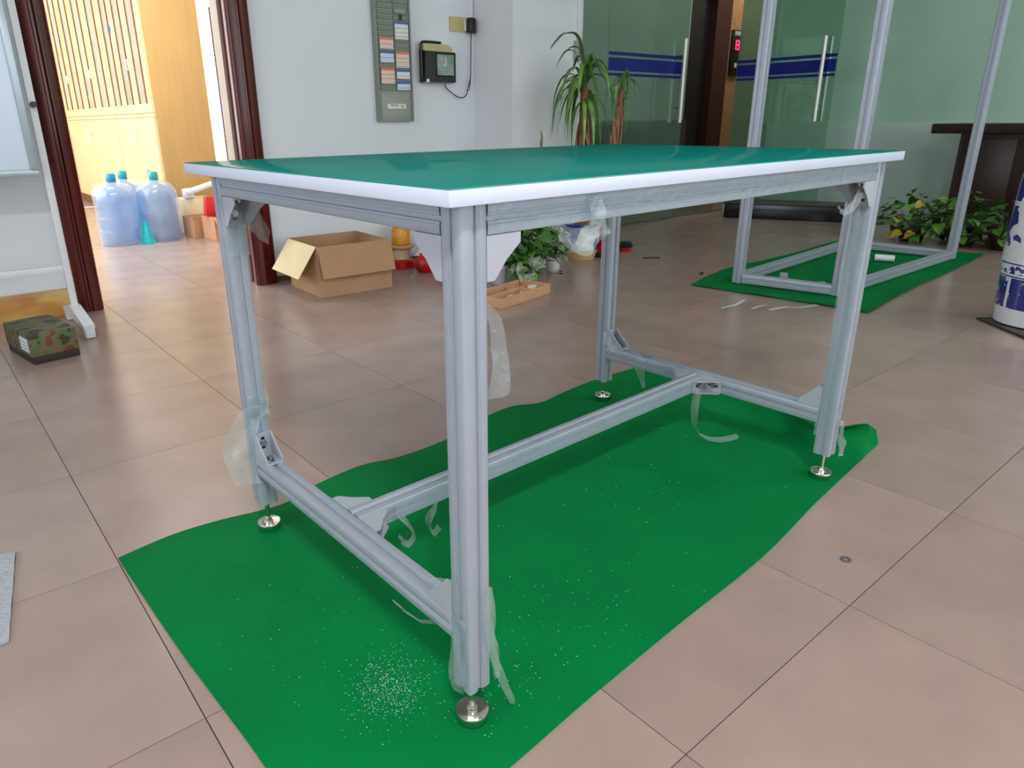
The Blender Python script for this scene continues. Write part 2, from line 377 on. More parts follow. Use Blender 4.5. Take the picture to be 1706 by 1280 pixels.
struct('floor_lobby', B(3.3, 10.2, 3.46, 6.0, -0.02, 0.001), 'lobby_floor')

# front wall (with the doorway), seen opposite the camera
b = BM()
box(b, -3.6, 0.13, YW, YW+0.2, 0, 3.0); box(b, 1.12, 2.64, YW, YW+0.2, 0, 3.0); box(b, 0.13, 1.12, YW, YW+0.2, 2.06, 3.0)
struct('wall_front', b, 'wall')
struct('wall_pillar', B(2.64, 3.252, 2.87, 3.46, 0, 3.0), 'pillar')
struct('wall_front_header', B(3.252, 6.7, 3.33, 3.47, 2.22, 3.0), 'wall')
struct('wall_right', B(6.6, 6.75, -4.1, 3.46, 0.82, 3.0), 'green_wall')
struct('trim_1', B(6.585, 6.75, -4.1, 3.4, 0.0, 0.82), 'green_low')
# rear wall with its row of windows (behind the camera)
b = BM(); box(b, -3.6, 6.75, -4.2, -4.0, 0, 0.75); box(b, -3.6, 6.75, -4.2, -4.0, 2.55, 3.0); box(b, -3.6, -1.05, -4.2, -4.0, 0.75, 2.55); box(b, 5.65, 6.75, -4.2, -4.0, 0.75, 2.55)
struct('wall_rear', b, 'wall')
b = BM()
for k in range(6): x = -1.05+k*1.34; box(b, x-0.025, x+0.025, -4.12, -4.06, 0.75, 2.55)
box(b, -1.05, 5.65, -4.12, -4.06, 0.75, 0.80); box(b, -1.05, 5.65, -4.12, -4.06, 2.50, 2.55)
struct('window_1', b, 'winframe')
b = BM(); box(b, -3.75, -3.5, -4.2, -1.55, 0, 3.0); box(b, -3.75, -3.5, 2.15, 3.45, 0, 3.0); box(b, -3.75, -3.5, -1.55, 2.15, 0, 0.8); box(b, -3.75, -3.5, -1.55, 2.15, 2.5, 3.0)
struct('wall_left', b, 'wall')
struct('ceiling', B(-3.75, 10.2, -4.2, 11.2, 3.0, 3.1), 'ceil')
# back room
b = BM(); box(b, -1.6, -1.5, 3.45, 4.25, 0, 3.0); box(b, -1.6, -1.5, 8.95, 11.2, 0, 3.0); box(b, -1.6, -1.5, 4.25, 8.95, 0, 0.5); box(b, -1.6, -1.5, 4.25, 8.95, 2.5, 3.0)
struct('wall_back_room_left', b, 'backwall')
struct('wall_back_room_right', B(3.15, 3.3, 3.45, 11.2, 0, 3.0), 'backwall')
b = BM(); box(b, -1.6, 1.3, 11.0, 11.15, 0, 3.0); box(b, 3.1, 3.3, 11.0, 11.15, 0, 3.0); box(b, 1.3, 3.1, 11.0, 11.15, 0, 0.4); box(b, 1.3, 3.1, 11.0, 11.15, 2.6, 3.0)
struct('wall_back_room_far', b, 'backwall')
# lobby shell
struct('wall_lobby_far', B(3.3, 6.84, 4.6, 4.75, 0, 3.0), 'lobby')
struct('trim_2', B(3.3, 6.84, 4.55, 4.6, 0, 0.86), 'lobby_dark')
struct('wall_lobby_rattan', B(7.6, 10.2, 4.6, 4.75, 0, 3.0), 'rattan')
struct('wall_lobby_right', B(9.9, 10.0, 3.46, 4.6, 0, 3.0), 'lobby')
struct('wall_lobby_near', B(6.75, 10.0, 3.33, 3.46, 0, 3.0), 'lobby')
# lift: door leaf and frame
lift = struct('door_3', B(6.84, 7.32, 4.66, 4.74, 0, 2.2), 'lift_door')
obj('lift_frame', B(7.3, 7.6, 4.58, 4.72, 0, 3.0), 'lift_frame', lift); obj('lift_frame', B(6.84, 7.3, 4.6, 4.72, 2.2, 3.0), 'lift_frame', lift)

# doorway casings: moulded mahogany, each with a groove run
def casing_profile(x0, x1, y0, y1, flip):
    w = x1-x0
    pts = [(0, y1), (0, y0+0.014), (0.006, y0+0.006), (0.018, y0), (0.4*w, y0-0.004), (0.46*w, y0+0.008), (0.54*w, y0+0.008), (0.6*w, y0-0.004), (w-0.02, y0+0.002), (w-0.006, y0+0.010), (w, y0+0.02), (w, y1)]
    if flip: pts = [(w-a, c) for a, c in pts][::-1]
    return [(x0+a, c) for a, c in pts]
dr = struct('door_1', prism(BM(), casing_profile(0.108, 0.226, 3.205, YW+0.0, False), 2, 0, 2.05), 'casing')
obj('casing', prism(BM(), casing_profile(1.02, 1.142, 3.205, YW+0.0, True), 2, 0, 2.05), 'casing', dr)
obj('casing', B(0.108, 1.142, 3.2, YW, 2.05, 2.17), 'casing', dr)
obj('jamb', B(0.13, 0.16, YW, YW+0.2, 0, 2.05), 'casing', dr)
obj('jamb', B(1.045, 1.12, YW, YW+0.2, 0, 2.05), 'casing', dr)
obj('door_stop', B(1.03, 1.045, YW+0.10, YW+0.2, 0, 2.05), 'stop', dr)
struct('baseboard_left', B(-3.5, 0.105, 3.205, YW, 0, 0.125, bev=0.003), 'marble')
struct('baseboard_front', B(1.145, 2.64, 3.238, YW, 0, 0.03), 'seam')

# glass front: fixed panes and the two swing leaves
g1 = struct('window_2', B(3.252, 4.105, 3.394, 3.404, 0.0, 2.22), 'glass')
obj('edge_rail', B(3.252, 4.105, 3.385, 3.413, 2.17, 2.22), 'steel', g1)
g2 = struct('window_3', B(5.945, 6.585, 3.394, 3.404, 0.0, 2.22), 'glass')
obj('edge_rail', B(5.945, 6.585, 3.385, 3.413, 2.17, 2.22), 'steel', g2)
def leaf_door(name, w, hx=0.10):
    """glass leaf along local +x from the hinge at 0, at y=0"""
    d = struct(name, B(0, w, -0.005, 0.005, 0.012, 2.2), 'glass')
    for z0, z1 in ((1.352, 1.378), (1.238, 1.335), (1.202, 1.222)):
        obj('stripe', B(0.004, w-0.004, -0.0065, -0.005, z0, z1), 'stripe', d)
    for s in (-1, 1):
        h = BM(); x = w-hx
        rod(h, (x, s*0.055, 0.84), (x, s*0.055, 1.515), 0.017, 14)
        obj('pull_handle', h, 'steel', d)
    h = BM()
    for z in (0.965, 1.385): rod(h, (w-hx, -0.06, z), (w-hx, 0.06, z), 0.007, 10)
    obj('handle_mount', h, 'bolt', d)
    obj('patch_fitting', B(0.0, 0.12, -0.014, 0.014, 0.0, 0.07, bev=0.003), 'steel', d)
    return d
d2 = leaf_door('door_2', 1.02); d2.location = (4.112, 3.399, 0)
d4 = leaf_door('door_4', 0.93); d4.location = (5.9, 3.37, 0); d4.rotation_euler = (0, 0, -PI/2)

# ================================================================= the workbench
L, WD, HT_ = 1.264, 0.815, 0.80
P = 0.04; ZB = 0.780; X0, X1 = 0.0345, L-0.026; Y0, Y1 = 0.0235, WD-0.034
cx, cy = L/2, WD/2
Rt = Matrix.Rotation(A0, 3, 'Z')
bench = thing('workbench', 'aluminium profile workbench with green top and white edge, standing on the green floor mat', 'workbench', tuple(Rt @ Vector((cx, cy, 0))), A0)
def tb(bm): bmesh.ops.translate(bm, verts=bm.verts[:], vec=(-cx, -cy, 0)); return bm
def part(name, bm, m, parent=None):
    if parent is None: return obj(name, tb(bm), m, bench)
    return obj(name, tb(bm), m, parent)
b = B(0, L, 0, WD, ZB, HT_-0.0016, bev=0.0012); top = part('tabletop', b, 'edge')
part('rubber_mat', B(0.0012, L-0.0012, 0.0012, WD-0.0012, HT_-0.0018, HT_, bev=0.0006), 'rubber', top)
H2 = P/2
def profile():
    """4-slot T-slot outline, counter-clockwise, centred"""
    q = []
    s, st, dp, iw, r = 0.0034, 0.0068, 0.0085, 0.0050, 0.0035
    side = [(-H2+r, -H2), (-st-0.0006, -H2), (-st, -H2+0.0009), (-s-0.0004, -H2+0.0009), (-s, -H2+0.0014), (-s*0.8, -H2+0.0042), (s*0.8, -H2+0.0042), (s, -H2+0.0014), (s+0.0004, -H2+0.0009), (st, -H2+0.0009), (st+0.0006, -H2), (H2-r, -H2), (H2-r*0.3, -H2+r*0.3)]
    for k in range(4):
        c, sn = math.cos(k*PI/2), math.sin(k*PI/2)
        q += [(x*c-y*sn, x*sn+y*c) for x, y in side]
    return q
PR = profile()
def bar(p0, p1, scale=1.0, pr=PR):
    """extruded profile between two points along one axis"""
    p0, p1 = Vector(p0), Vector(p1); ax = max(range(3), key=lambda i: abs(p1[i]-p0[i])); o1, o2 = [i for i in range(3) if i != ax]
    poly = [(p0[o1]+x*scale, p0[o2]+y*scale) for x, y in pr]
    b = prism(BM(), poly, ax, p0[ax], p1[ax]); return b
xs = (X0+H2, X1-H2); ys = (Y0+H2, Y1-H2)
GAP = 0.0012
for i, x in enumerate(xs):
    for j, y in enumerate(ys):
        lg = part('leg', bar((x, y, 0.070), (x, y, ZB)), 'alu')
        f = BM()
        lathe(f, [(0.0225, 0.0), (0.0240, 0.0015), (0.0258, 0.013), (0.0258, 0.0165), (0.0250, 0.0178), (0.0238, 0.0172), (0.0088, 0.0172), (0.0085, 0.021), (0.0052, 0.0225), (0.0052, 0.075)], 28, (x, y, 0.0016))
        lathe(f, [(0.0078, 0.0), (0.0078, 0.0065)], 6, (x, y, 0.0235))
        part('leveling_foot', f, 'chrome', lg)
zt = ZB-H2; zl = 0.170
rails = []
for y in ys: rails.append(part('apron_rail', bar((xs[0]+H2+GAP, y, zt), (xs[1]-H2-GAP, y, zt)), 'alu2' if y == ys[0] else 'alu'))
for x in xs: rails.append(part('apron_rail', bar((x, ys[0]+H2+GAP, zt), (x, ys[1]-H2-GAP, zt)), 'alu'))
for x in xs: rails.append(part('lower_rail', bar((x, ys[0]+H2+GAP, zl), (x, ys[1]-H2-GAP, zl)), 'alu'))
YC = WD/2
part('stretcher', bar((xs[0]+H2+GAP, YC, zl), (xs[1]-H2-GAP, YC, zl)), 'alu2')
def bracket(corner, u, v, n=1.0):
    """die-cast angle bracket in the corner; u, v unit vectors along the two profiles"""
    c, u, v = Vector(corner), Vector(u), Vector(v); w = u.cross(v); S_ = 0.056; t = 0.0045; hw = 0.0185
    Mx = Matrix((u, v, w)).transposed().to_4x4(); Mx.translation = c
    b = BM()
    box(b, 0.0003, S_, 0.0003, t, -hw, hw); box(b, 0.0003, t, t, S_, -hw, hw)
    for s in (-1, 1):
        z0, z1 = (hw-0.003, hw) if s > 0 else (-hw, -hw+0.003)
        prism(b, [(t, t), (S_, t), (S_, 0.013), (0.0325, 0.0325), (0.013, S_), (t, S_)], 2, z0, z1)
    bmesh.ops.transform(b, matrix=Mx, verts=b.verts[:])
    o = part('corner_bracket', b, 'cast')
    for a in (0, 1):
        b = BM(); q = BM()
        k = 0.033
        for r, z0, z1, n_ in ((0.0075, t, t+0.0012, 16), (0.0058, t+0.0012, t+0.0065, 16)):
            if a == 0: rod(b, (k, z0, 0), (k, z1, 0), r, n_)
            else: rod(b, (z0, k, 0), (z1, k, 0), r, n_)
        bmesh.ops.transform(b, matrix=Mx, verts=b.verts[:]); part('bolt', b, 'bolt', o)
        for kk in (k-0.0105, k+0.0105):
            if a == 0: box(q, kk-0.003, kk+0.003, t, t+0.0004, -0.0038, 0.0038)
            else: box(q, t, t+0.0004, kk-0.003, kk+0.003, -0.0038, 0.0038)
        bmesh.ops.transform(q, matrix=Mx, verts=q.verts[:]); part('bolt_slot', q, 'black', o)
    return o
xi, xj, yi, yj = xs[0]+H2, xs[1]-H2, ys[0]+H2, ys[1]-H2
zu, zb_, zr = zt-H2, zl-H2, zl+H2
for y in ys: bracket((xi, y, zu), (1, 0, 0), (0, 0, -1)); bracket((xj, y, zu), (-1, 0, 0), (0, 0, -1))
for x in xs:
    bracket((x, yi, zu), (0, 1, 0), (0, 0, -1)); bracket((x, yj, zu), (0, -1, 0), (0, 0, -1))
    bracket((x, yi, zr), (0, 1, 0), (0, 0, 1)); bracket((x, yj, zr), (0, -1, 0), (0, 0, 1))
for s in (-1, 1):
    bracket((xi, YC+s*H2, zl), (0, s, 0), (1, 0, 0)); bracket((xj, YC+s*H2, zl), (0, s, 0), (-1, 0, 0))
# protective film: strips half peeled off the profiles
def film(path, width, side, crump=0.002, k=6, taper=None, nv=5, seed=0, m='film', name='protective_film'):
    Pp = cat(path, k); n = len(Pp)-1
    sides = [Vector(s) for s in (side if isinstance(side, list) else [side])]
    def fn(a, c):
        i = min(int(round(a*n)), n); p = Pp[i]
        s = sides[0] if len(sides) == 1 else sides[0].lerp(sides[1], a)
        s = s.normalized()
        w = width if not taper else width+(taper-width)*a
        w *= 1+0.12*math.sin(a*9+seed)
        q = p + s*w*(c-0.5)
        d = (Pp[min(i+1, n)]-Pp[max(i-1, 0)]).normalized(); nn = d.cross(s)
        e = mnoise.noise(q*38+Vector((seed*3.1, 0, 0)))*crump + 0.6*crump*math.sin(c*7+a*11+seed)
        return q + nn*e
    b = grid(BM(), fn, n, nv)
    return part(name, b, m)
X_, Y_, Z_ = Vector((1, 0, 0)), Vector((0, 1, 0)), Vector((0, 0, 1))
yl = ys[1]-H2; xr = xs[1]-H2
# upper left leg: loose wrap and flap
film([(xs[0], yl-0.003, 0.74), (xs[0], yl-0.006, 0.68), (xs[0]+0.002, yl-0.004, 0.625)], 0.046, X_, 0.003, seed=1)
film([(xs[0]+0.010, yl-0.006, 0.715), (xs[0]+0.035, yl-0.012, 0.690), (xs[0]+0.058, yl-0.02, 0.655)], 0.062, Vector((0.25, 0, 1)), 0.006, taper=0.03, seed=2)
# lower left leg flap bulging to the left
film([(xs[0]-0.004, yl-0.02, 0.315), (xs[0]-0.030, yl+0.01, 0.265), (xs[0]-0.050, yl+0.015, 0.195), (xs[0]-0.040, yl+0.0, 0.135)], 0.06, Vector((0.9, -0.5, 0)), 0.007, seed=3)
film([(xs[0], yl-0.003, 0.335), (xs[0], yl-0.005, 0.285)], 0.046, X_, 0.003, seed=4)
# near leg: strip hanging beside it and the split strips at its bottom
film([(xs[0]+0.026, Y0+0.012, 0.655), (xs[0]+0.040, Y0+0.008, 0.625), (xs[0]+0.046, Y0+0.006, 0.58), (xs[0]+0.042, Y0+0.008, 0.525)], 0.010, Vector((1, -0.2, 0.1)), 0.004, taper=0.036, seed=5)
film([(xs[0]+0.012, Y0-0.003, 0.24), (xs[0]+0.018, Y0-0.005, 0.15), (xs[0]+0.030, Y0-0.008, 0.09), (xs[0]+0.052, Y0-0.016, 0.024)], 0.022, Vector((1, 0, 0.25)), 0.004, taper=0.010, seed=6)
film([(xs[0]+0.024, Y0+0.010, 0.23), (xs[0]+0.030, Y0+0.006, 0.14), (xs[0]+0.040, Y0+0.002, 0.075)], 0.018, Vector((1, 0.5, 0)), 0.004, taper=0.026, seed=7)
film([(X0-0.0025, ys[0]+0.002, 0.20), (X0-0.004, ys[0]+0.003, 0.13), (X0-0.006, ys[0]+0.004, 0.066)], 0.034, Y_, 0.003, seed=8)
# long apron: film skin with crinkled seam, wrap band and hanging bag of film
def skin(x0, x1, y, z0, z1, name='film_skin'):
    return part(name, grid(BM(), lambda a, c: (x0+(x1-x0)*a, y-0.0006-0.0006*abs(mnoise.noise(Vector((a*60, c*9, 3)))), z0+(z1-z0)*c), 90, 8), 'film2')
skin(xi+0.0005, xj-0.0005, ys[0]-H2, zt-0.019, zt+0.019)
film([(0.262, Y0-0.003, ZB-0.004), (0.262, Y0-0.006, zt), (0.264, Y0-0.004, zu-0.004), (0.262, Y0+0.014, zu-0.010)], 0.030, X_, 0.004, seed=9)
film([(0.205, Y0+0.006, zu-0.004), (0.225, Y0+0.002, zu-0.022), (0.255, Y0+0.0, zu-0.026), (0.285, Y0+0.002, zu-0.014), (0.302, Y0+0.005, zu-0.002)], 0.034, Vector((0, 0.15, 1)), 0.008, seed=10)
# right leg top: long strip flying off to the left; mid wrap; torn film at the bottom
film([(xr-0.004, ys[0]-0.005, zu-0.012), (xr-0.050, ys[0]-0.010, zu-0.030), (xr-0.115, ys[0]-0.015, zu-0.058), (xr-0.150, ys[0]-0.012, zu-0.050)], 0.030, Vector((0.15, 0.5, 1)), 0.004, taper=0.013, seed=11)
film([(xr-0.003, ys[0], 0.66), (xr-0.004, ys[0], 0.40), (xr-0.003, ys[0], 0.12)], 0.042, Y_, 0.002, seed=12)
film([(xs[1]+0.010, Y0-0.004, 0.16), (xs[1]+0.020, Y0-0.008, 0.11), (xs[1]+0.030, Y0-0.012, 0.068)], 0.020, Vector((1, 0, 0.2)), 0.006, taper=0.03, seed=13)
# back leg bracket, right lower rail, stretcher and T joints
film([(xj-0.005, yl-0.004, 0.240), (xj-0.030, yl-0.030, 0.222), (xj-0.034, yl-0.062, 0.196)], 0.045, Vector((-1, 0, 0.3)), 0.005, seed=14)
film([(xr+0.03, 0.60, zr+0.002), (xr-0.001, 0.60, zr+0.004), (xr-0.006, 0.60, zl), (xr-0.004, 0.598, zb_-0.01), (xr-0.002, 0.588, 0.095)], 0.055, Y_, 0.004, taper=0.020, seed=15)
film([(xr-0.003, 0.52, zl+0.002), (xr-0.004, 0.46, zl+0.002), (xr-0.004, 0.44, zl)], 0.036, Z_, 0.002, seed=16)
film([(0.152, YC-H2-0.004, zl+0.01), (0.172, YC-H2-0.014, zb_-0.010), (0.190, YC-H2-0.012, zb_-0.040), (0.178, YC-H2-0.006, zb_-0.058), (0.160, YC-H2-0.004, zb_-0.040)], 0.024, Vector((0.5, 1, 0.2)), 0.004, seed=17)
film([(0.252, YC-H2-0.002, zb_+0.006), (0.226, YC-H2-0.010, zb_-0.020), (0.232, YC-H2-0.012, zb_-0.060), (0.252, YC-H2-0.006, zb_-0.050)], 0.022, Vector((0.3, 1, 0)), 0.004, seed=18)
film([(1.150, YC-H2-0.012, zl-0.006), (1.128, YC-H2-0.022, 0.095), (1.150, YC-H2-0.030, 0.036), (1.195, YC-H2-0.060, 0.012), (1.265, YC-H2-0.085, 0.012)], 0.030, [Vector((0.3, 1, 0.1)), Vector((0.7, 1, 0.5))], 0.003, taper=0.018, seed=19)
skin2 = part('film_skin', grid(BM(), lambda a, c: (xi+0.02+(xj-xi-0.06)*a, YC-H2-0.0008-0.0010*abs(mnoise.noise(Vector((a*50, c*9, 8)))), zl-0.018+0.036*c), 80, 6), 'film2')
film([(X0-0.002, 0.10, zb_+0.004), (X0-0.012, 0.15, zb_-0.006), (X0-0.012, 0.20, zb_-0.004)], 0.016, Vector((-0.6, 0, 1)), 0.003, taper=0.006, seed=20)
film([(xi-0.006, 0.086, zr+0.020), (xi-0.008, 0.11, zr+0.010), (xi-0.012, 0.15, zr+0.003)], 0.034, Vector((1, 0, 0.3)), 0.002, taper=0.012, seed=21)
def groove_film(p0, p1, off, seed):
    """crinkled film bead caught in a profile slot"""
    p0, p1 = Vector(p0), Vector(p1); n = 110; off = Vector(off); t = (p1-p0).normalized(); w = t.cross(off).normalized()
    b = grid(BM(), lambda a, c: p0.lerp(p1, a)+off*(0.0006+0.0022*abs(mnoise.noise(Vector((a*70, c*3, seed)))))+w*(c-0.5)*(0.003+0.003*mnoise.noise(Vector((a*40, 5, seed)))), n, 3)
    return part('film_bead', b, 'film')
groove_film((xs[0]+0.006, Y0+0.001, 0.10), (xs[0]+0.006, Y0+0.001, ZB-0.01), (0, -1, 0), 1)
groove_film((X0+0.001, ys[0]+0.006, 0.20), (X0+0.001, ys[0]+0.006, 0.72), (-1, 0, 0), 2)
groove_film((xi+0.01, Y0+0.0, zt-0.004), (0.85, Y0+0.0, zt-0.003), (0, -1, 0), 3)

# ================================================================= green mats
def mat_sheet(name, near, farr, left, right, label, z=0.0, curl=None, wob=0.003, seed=0, origin=(0, 0, 0), rz=0.0, nu=110, nv=60):
    N_, F_, Lf, Rg = [[Vector((p[0], p[1], 0)) for p in e] for e in (near, farr, left, right)]
    def ev(e, t):
        c = cat(e, 12); k = t*(len(c)-1); i = min(int(k), len(c)-2); return c[i].lerp(c[i+1], k-i)
    NC, FC, LC, RC = [cat(e, 12) for e in (N_, F_, Lf, Rg)]
    def at(c, t): k = t*(len(c)-1); i = min(int(k), len(c)-2); return c[i].lerp(c[i+1], k-i)
    def fn(u, v):
        p = at(NC, u)*(1-v)+at(FC, u)*v+at(LC, v)*(1-u)+at(RC, v)*u - (NC[0]*(1-u)*(1-v)+NC[-1]*u*(1-v)+FC[0]*(1-u)*v+FC[-1]*u*v)
        e = min(u, 1-u, v, 1-v)
        h = wob*max(0, 1-e/0.10)*(0.5+0.5*mnoise.noise(Vector((p.x*5, p.y*5, seed)))) + 0.0004*mnoise.noise(Vector((p.x*9, p.y*9, seed+4)))
        p.z = z+0.0022+max(0, h)
        if curl: p = curl(u, v, p)
        return p
    b = grid(BM(), fn, nu, nv, thick=0.002)
    o = obj(name, b, 'felt'); tag(o, label, 'mat'); return o
def curl(u, v, p):
    # part of the right edge rolls up and over next to the right leg
    u0 = 0.935; d = max(0.0, (u-u0)/(1-u0)); a = math.exp(-((v-0.20)/0.20)**2)
    if v < 0.03: a *= v/0.03
    if d > 0:
        w = 1.56*(1-u0); th = 4.1*a*d
        if th > 1e-3:
            r = w*d/th; p.x += r*math.sin(th)-w*d; p.z += r*(1-math.cos(th))
    return p
mat1 = mat_sheet('floor_mat', [(-0.232, -0.075), (0.04, -0.059), (0.247, -0.043), (0.5, -0.03), (0.78, -0.018), (1.1, 0.02), (1.523, 0.06)],
  [(-0.263, 0.854), (-0.15, 0.872), (-0.051, 0.866), (0.101, 0.838), (0.2, 0.872), (0.343, 0.892), (0.45, 0.868), (0.61, 0.875), (0.75, 0.915), (0.918, 0.936), (1.02, 0.90), (1.143, 0.915), (1.35, 0.93), (1.57, 0.912)],
  [(-0.232, -0.075), (-0.23, 0.166), (-0.25, 0.5), (-0.263, 0.854)], [(1.523, 0.06), (1.545, 0.3), (1.56, 0.6), (1.57, 0.912)],
  'large bright green floor mat lying under the aluminium workbench', curl=curl)
mat2 = mat_sheet('floor_mat', [(2.948, 0.700), (3.6, 0.765), (4.3, 0.80), (5.049, 0.857)], [(2.836, 1.601), (3.4, 1.72), (4.1, 1.70), (4.4, 1.73), (4.835, 1.751)],
  [(2.948, 0.700), (2.93, 0.95), (2.88, 1.3), (2.836, 1.601)], [(5.049, 0.857), (4.97, 1.2), (4.9, 1.5), (4.835, 1.751)],
  'smaller green floor mat under the tall open aluminium frame', seed=5, wob=0.012, nu=60, nv=40)
# shavings on the bench mat
b = BM()
def flake(x, y, s):
    z = 0.0052; a = random.uniform(0, PI); dx, dy = s*math.cos(a), s*math.sin(a); h = s*random.uniform(0.2, 0.7)
    v = [b.verts.new(q) for q in ((x-dx, y-dy, z), (x+dx, y+dy, z), (x-dy*0.5, y+dx*0.5, z+h*0.4), (x, y, z+h))]
    for f in ((0, 1, 3), (1, 2, 3), (2, 0, 3), (0, 2, 1)): b.faces.new([v[i] for i in f])
for (mx, my, sx, sy, n, s0) in ((-0.02, 0.165, 0.030, 0.032, 430, 0.0008), (0.0, 0.20, 0.04, 0.04, 260, 0.0008), (0.10, 0.06, 0.05, 0.03, 70, 0.0009), (0.28, 0.10, 0.14, 0.07, 110, 0.0009), (-0.1, 0.35, 0.12, 0.16, 60, 0.001), (0.85, 0.40, 0.2, 0.13, 60, 0.0011), (0.5, 0.2, 0.3, 0.12, 60, 0.001)):
    for _ in range(n):
        x, y = random.gauss(mx, sx), random.gauss(my, sy)
        if -0.22 < x < 1.45 and -0.03 < y < 0.83: flake(x, y, s0*random.uniform(0.7, 1.7))
o = obj('metal_shavings', b, 'shaving'); o['kind'] = 'stuff'; tag(o, 'fine bright metal shavings sprinkled on the large green mat', 'shavings')

# ================================================================= tall open frame on the second mat
fr = thing('profile_frame', 'tall open aluminium profile frame standing on the smaller green mat', 'frame', (0, 0, 0.006))
q = [(3.083, 1.462), (3.186, 0.958), (4.725, 0.953), (4.672, 1.578)]
sc2 = 0.050/0.04
for x, y in q: obj('post', bar((x, y, 0.0), (x, y, 1.95), sc2), 'alu', fr)
def slant(a, c, z, name):
    a, c = Vector((*a, z)), Vector((*c, z)); d = (c-a); l = d.length; an = math.atan2(d.y, d.x)
    obj(name, bar((0.026, 0, 0), (l-0.026, 0, 0), sc2), 'alu2', fr, loc=a, rot=an)
for z, nm in ((0.026, 'lower_rail'), (1.924, 'upper_rail')):
    for i in range(4): slant(q[i], q[(i+1) % 4], z, nm)

# ================================================================= back room: cabinets, bottles, boxes
def cabinet(y0, y1, label, n, x=1.30, dep=0.46, h=2.3):
    """filing cabinet whose doors face -x"""
    w = y1-y0
    t = thing('filing_cabinet', label, 'cabinet', (x, y0, 0), 0, 'yellow filing cabinets')
    obj('carcass', B(0.02, dep, 0, w, 0, h, bev=0.002), 'ochre', t)
    obj('plinth', B(0.012, 0.02, 0.0, w, 0.0, 0.10), 'seam', t)
    obj('mid_rail', B(0.004, 0.02, 0.0, w, 0.925, 0.955), 'maple', t)
    dw = w/n
    for k in range(n):
        a = k*dw
        d = obj('glass_door', B(0, 0.02, a+0.003, a+dw-0.003, 0.96, h-0.01), 'maple', t)
        s = 0.27*dw
        obj('glass_pane', B(-0.003, 0.0, a+s, a+dw-s, 1.035, h-0.09), 'cab_glass', d)
        r = BM()
        for p0, p1 in (((a+s-0.012, a+s), 0), ((a+dw-s, a+dw-s+0.012), 0)): box(r, -0.010, 0.0, p0[0], p0[1], 1.03, h-0.08)
        obj('glazing_bead', r, 'seam', d)
        hn = BM(); ay = a+dw-0.035 if k % 2 == 0 else a+0.035
        tube(hn, [(0, ay, 1.30), (-0.03, ay, 1.31), (-0.03, ay, 1.37), (0, ay, 1.38)], 0.006)
        obj('door_handle', hn, 'steel', d)
    nl = 2; dl = w/nl
    for k in range(nl):
        a = k*dl
        d = obj('lower_door', B(0, 0.02, a+0.004, a+dl-0.004, 0.10, 0.92), 'maple', t)
        hn = BM(); ay = a+dl-0.06 if k == 0 else a+0.06
        tube(hn, [(0, ay, 0.70), (-0.03, ay+0.02, 0.72), (-0.03, ay+0.02, 0.80), (0, ay, 0.82)], 0.007)
        obj('door_handle', hn, 'steel', d)
    return t
c1 = cabinet(5.74, 6.95, 'yellow filing cabinet nearest the doorway, broad ochre side panel in view', 3)
obj('notice_label', B(-0.004, 0.0, 0.36, 0.46, 0.45, 0.50), 'ink_g', c1); obj('notice_label', B(-0.005, -0.003, 0.87, 0.95, 1.62, 1.68), 'ink_b', c1)
cabinet(6.96, 9.20, 'yellow filing cabinet further from the doorway, beyond the nearest one', 4)
cabinet(9.21, 10.6, 'yellow filing cabinet deepest in the back room, against the left door casing in view', 3)

def bottle(x, y, label, capm, seed, bagged=True):
    t = thing('water_bottle', label, 'bottle', (x, y, 0), 0.3*seed, 'large bagged water bottles')
    k = 1.0
    prof = [(0.10, 0.0), (0.128, 0.006), (0.134, 0.02), (0.134, 0.10), (0.129, 0.112), (0.134, 0.124), (0.134, 0.20), (0.129, 0.212), (0.134, 0.224), (0.134, 0.33), (0.126, 0.365), (0.098, 0.398), (0.055, 0.424), (0.032, 0.440), (0.030, 0.472)]
    obj('bottle_body', lathe(BM(), prof, 32), 'bottle', t)
    obj('bottle_cap', lathe(BM(), [(0.031, 0.462), (0.034, 0.466), (0.034, 0.515), (0.030, 0.523), (0.012, 0.527)], 20), capm, t)
    def bagf(a, c):
        th = 2*PI*a; z = 0.004+0.46*c
        r = 0.141 if c < 0.78 else 0.040+0.101*math.sqrt(max(0.0, 1-((c-0.78)/0.22)**2))
        r *= 1+0.03*mnoise.noise(Vector((math.cos(th)*2, math.sin(th)*2, z*9+seed)))+0.012*math.sin(th*9+z*30)
        rr = r/max(abs(math.cos(th)), abs(math.sin(th)))*0.16+r*0.86
        return (rr*math.cos(th), rr*math.sin(th), z)
    obj('plastic_bag', grid(BM(), bagf, 44, 26), 'bag', t)
    return t
bottle(0.822, 5.37, 'big blue water bottle in clear bag, left one in front, bright blue cap', 'cap', 1)
bottle(1.126, 5.37, 'big blue water bottle in clear bag, next to the cardboard box', 'cap2', 2)
bottle(0.972, 5.66, 'big blue water bottle behind the front pair, only its teal cap and shoulder showing', 'cap2', 3)
b = grid(BM(), lambda a, c: (0.055*(1-c*0.75)*(a-0.5)*2, 0.01*math.sin(a*8)+0.02*c, 0.003+0.17*c), 8, 8, thick=0.003)
tag(obj('teal_bag', b, 'teal', loc=(0.974, 5.21, 0), rot=0.0), 'small teal crumpled plastic bag between the two front bottles', 'bag')

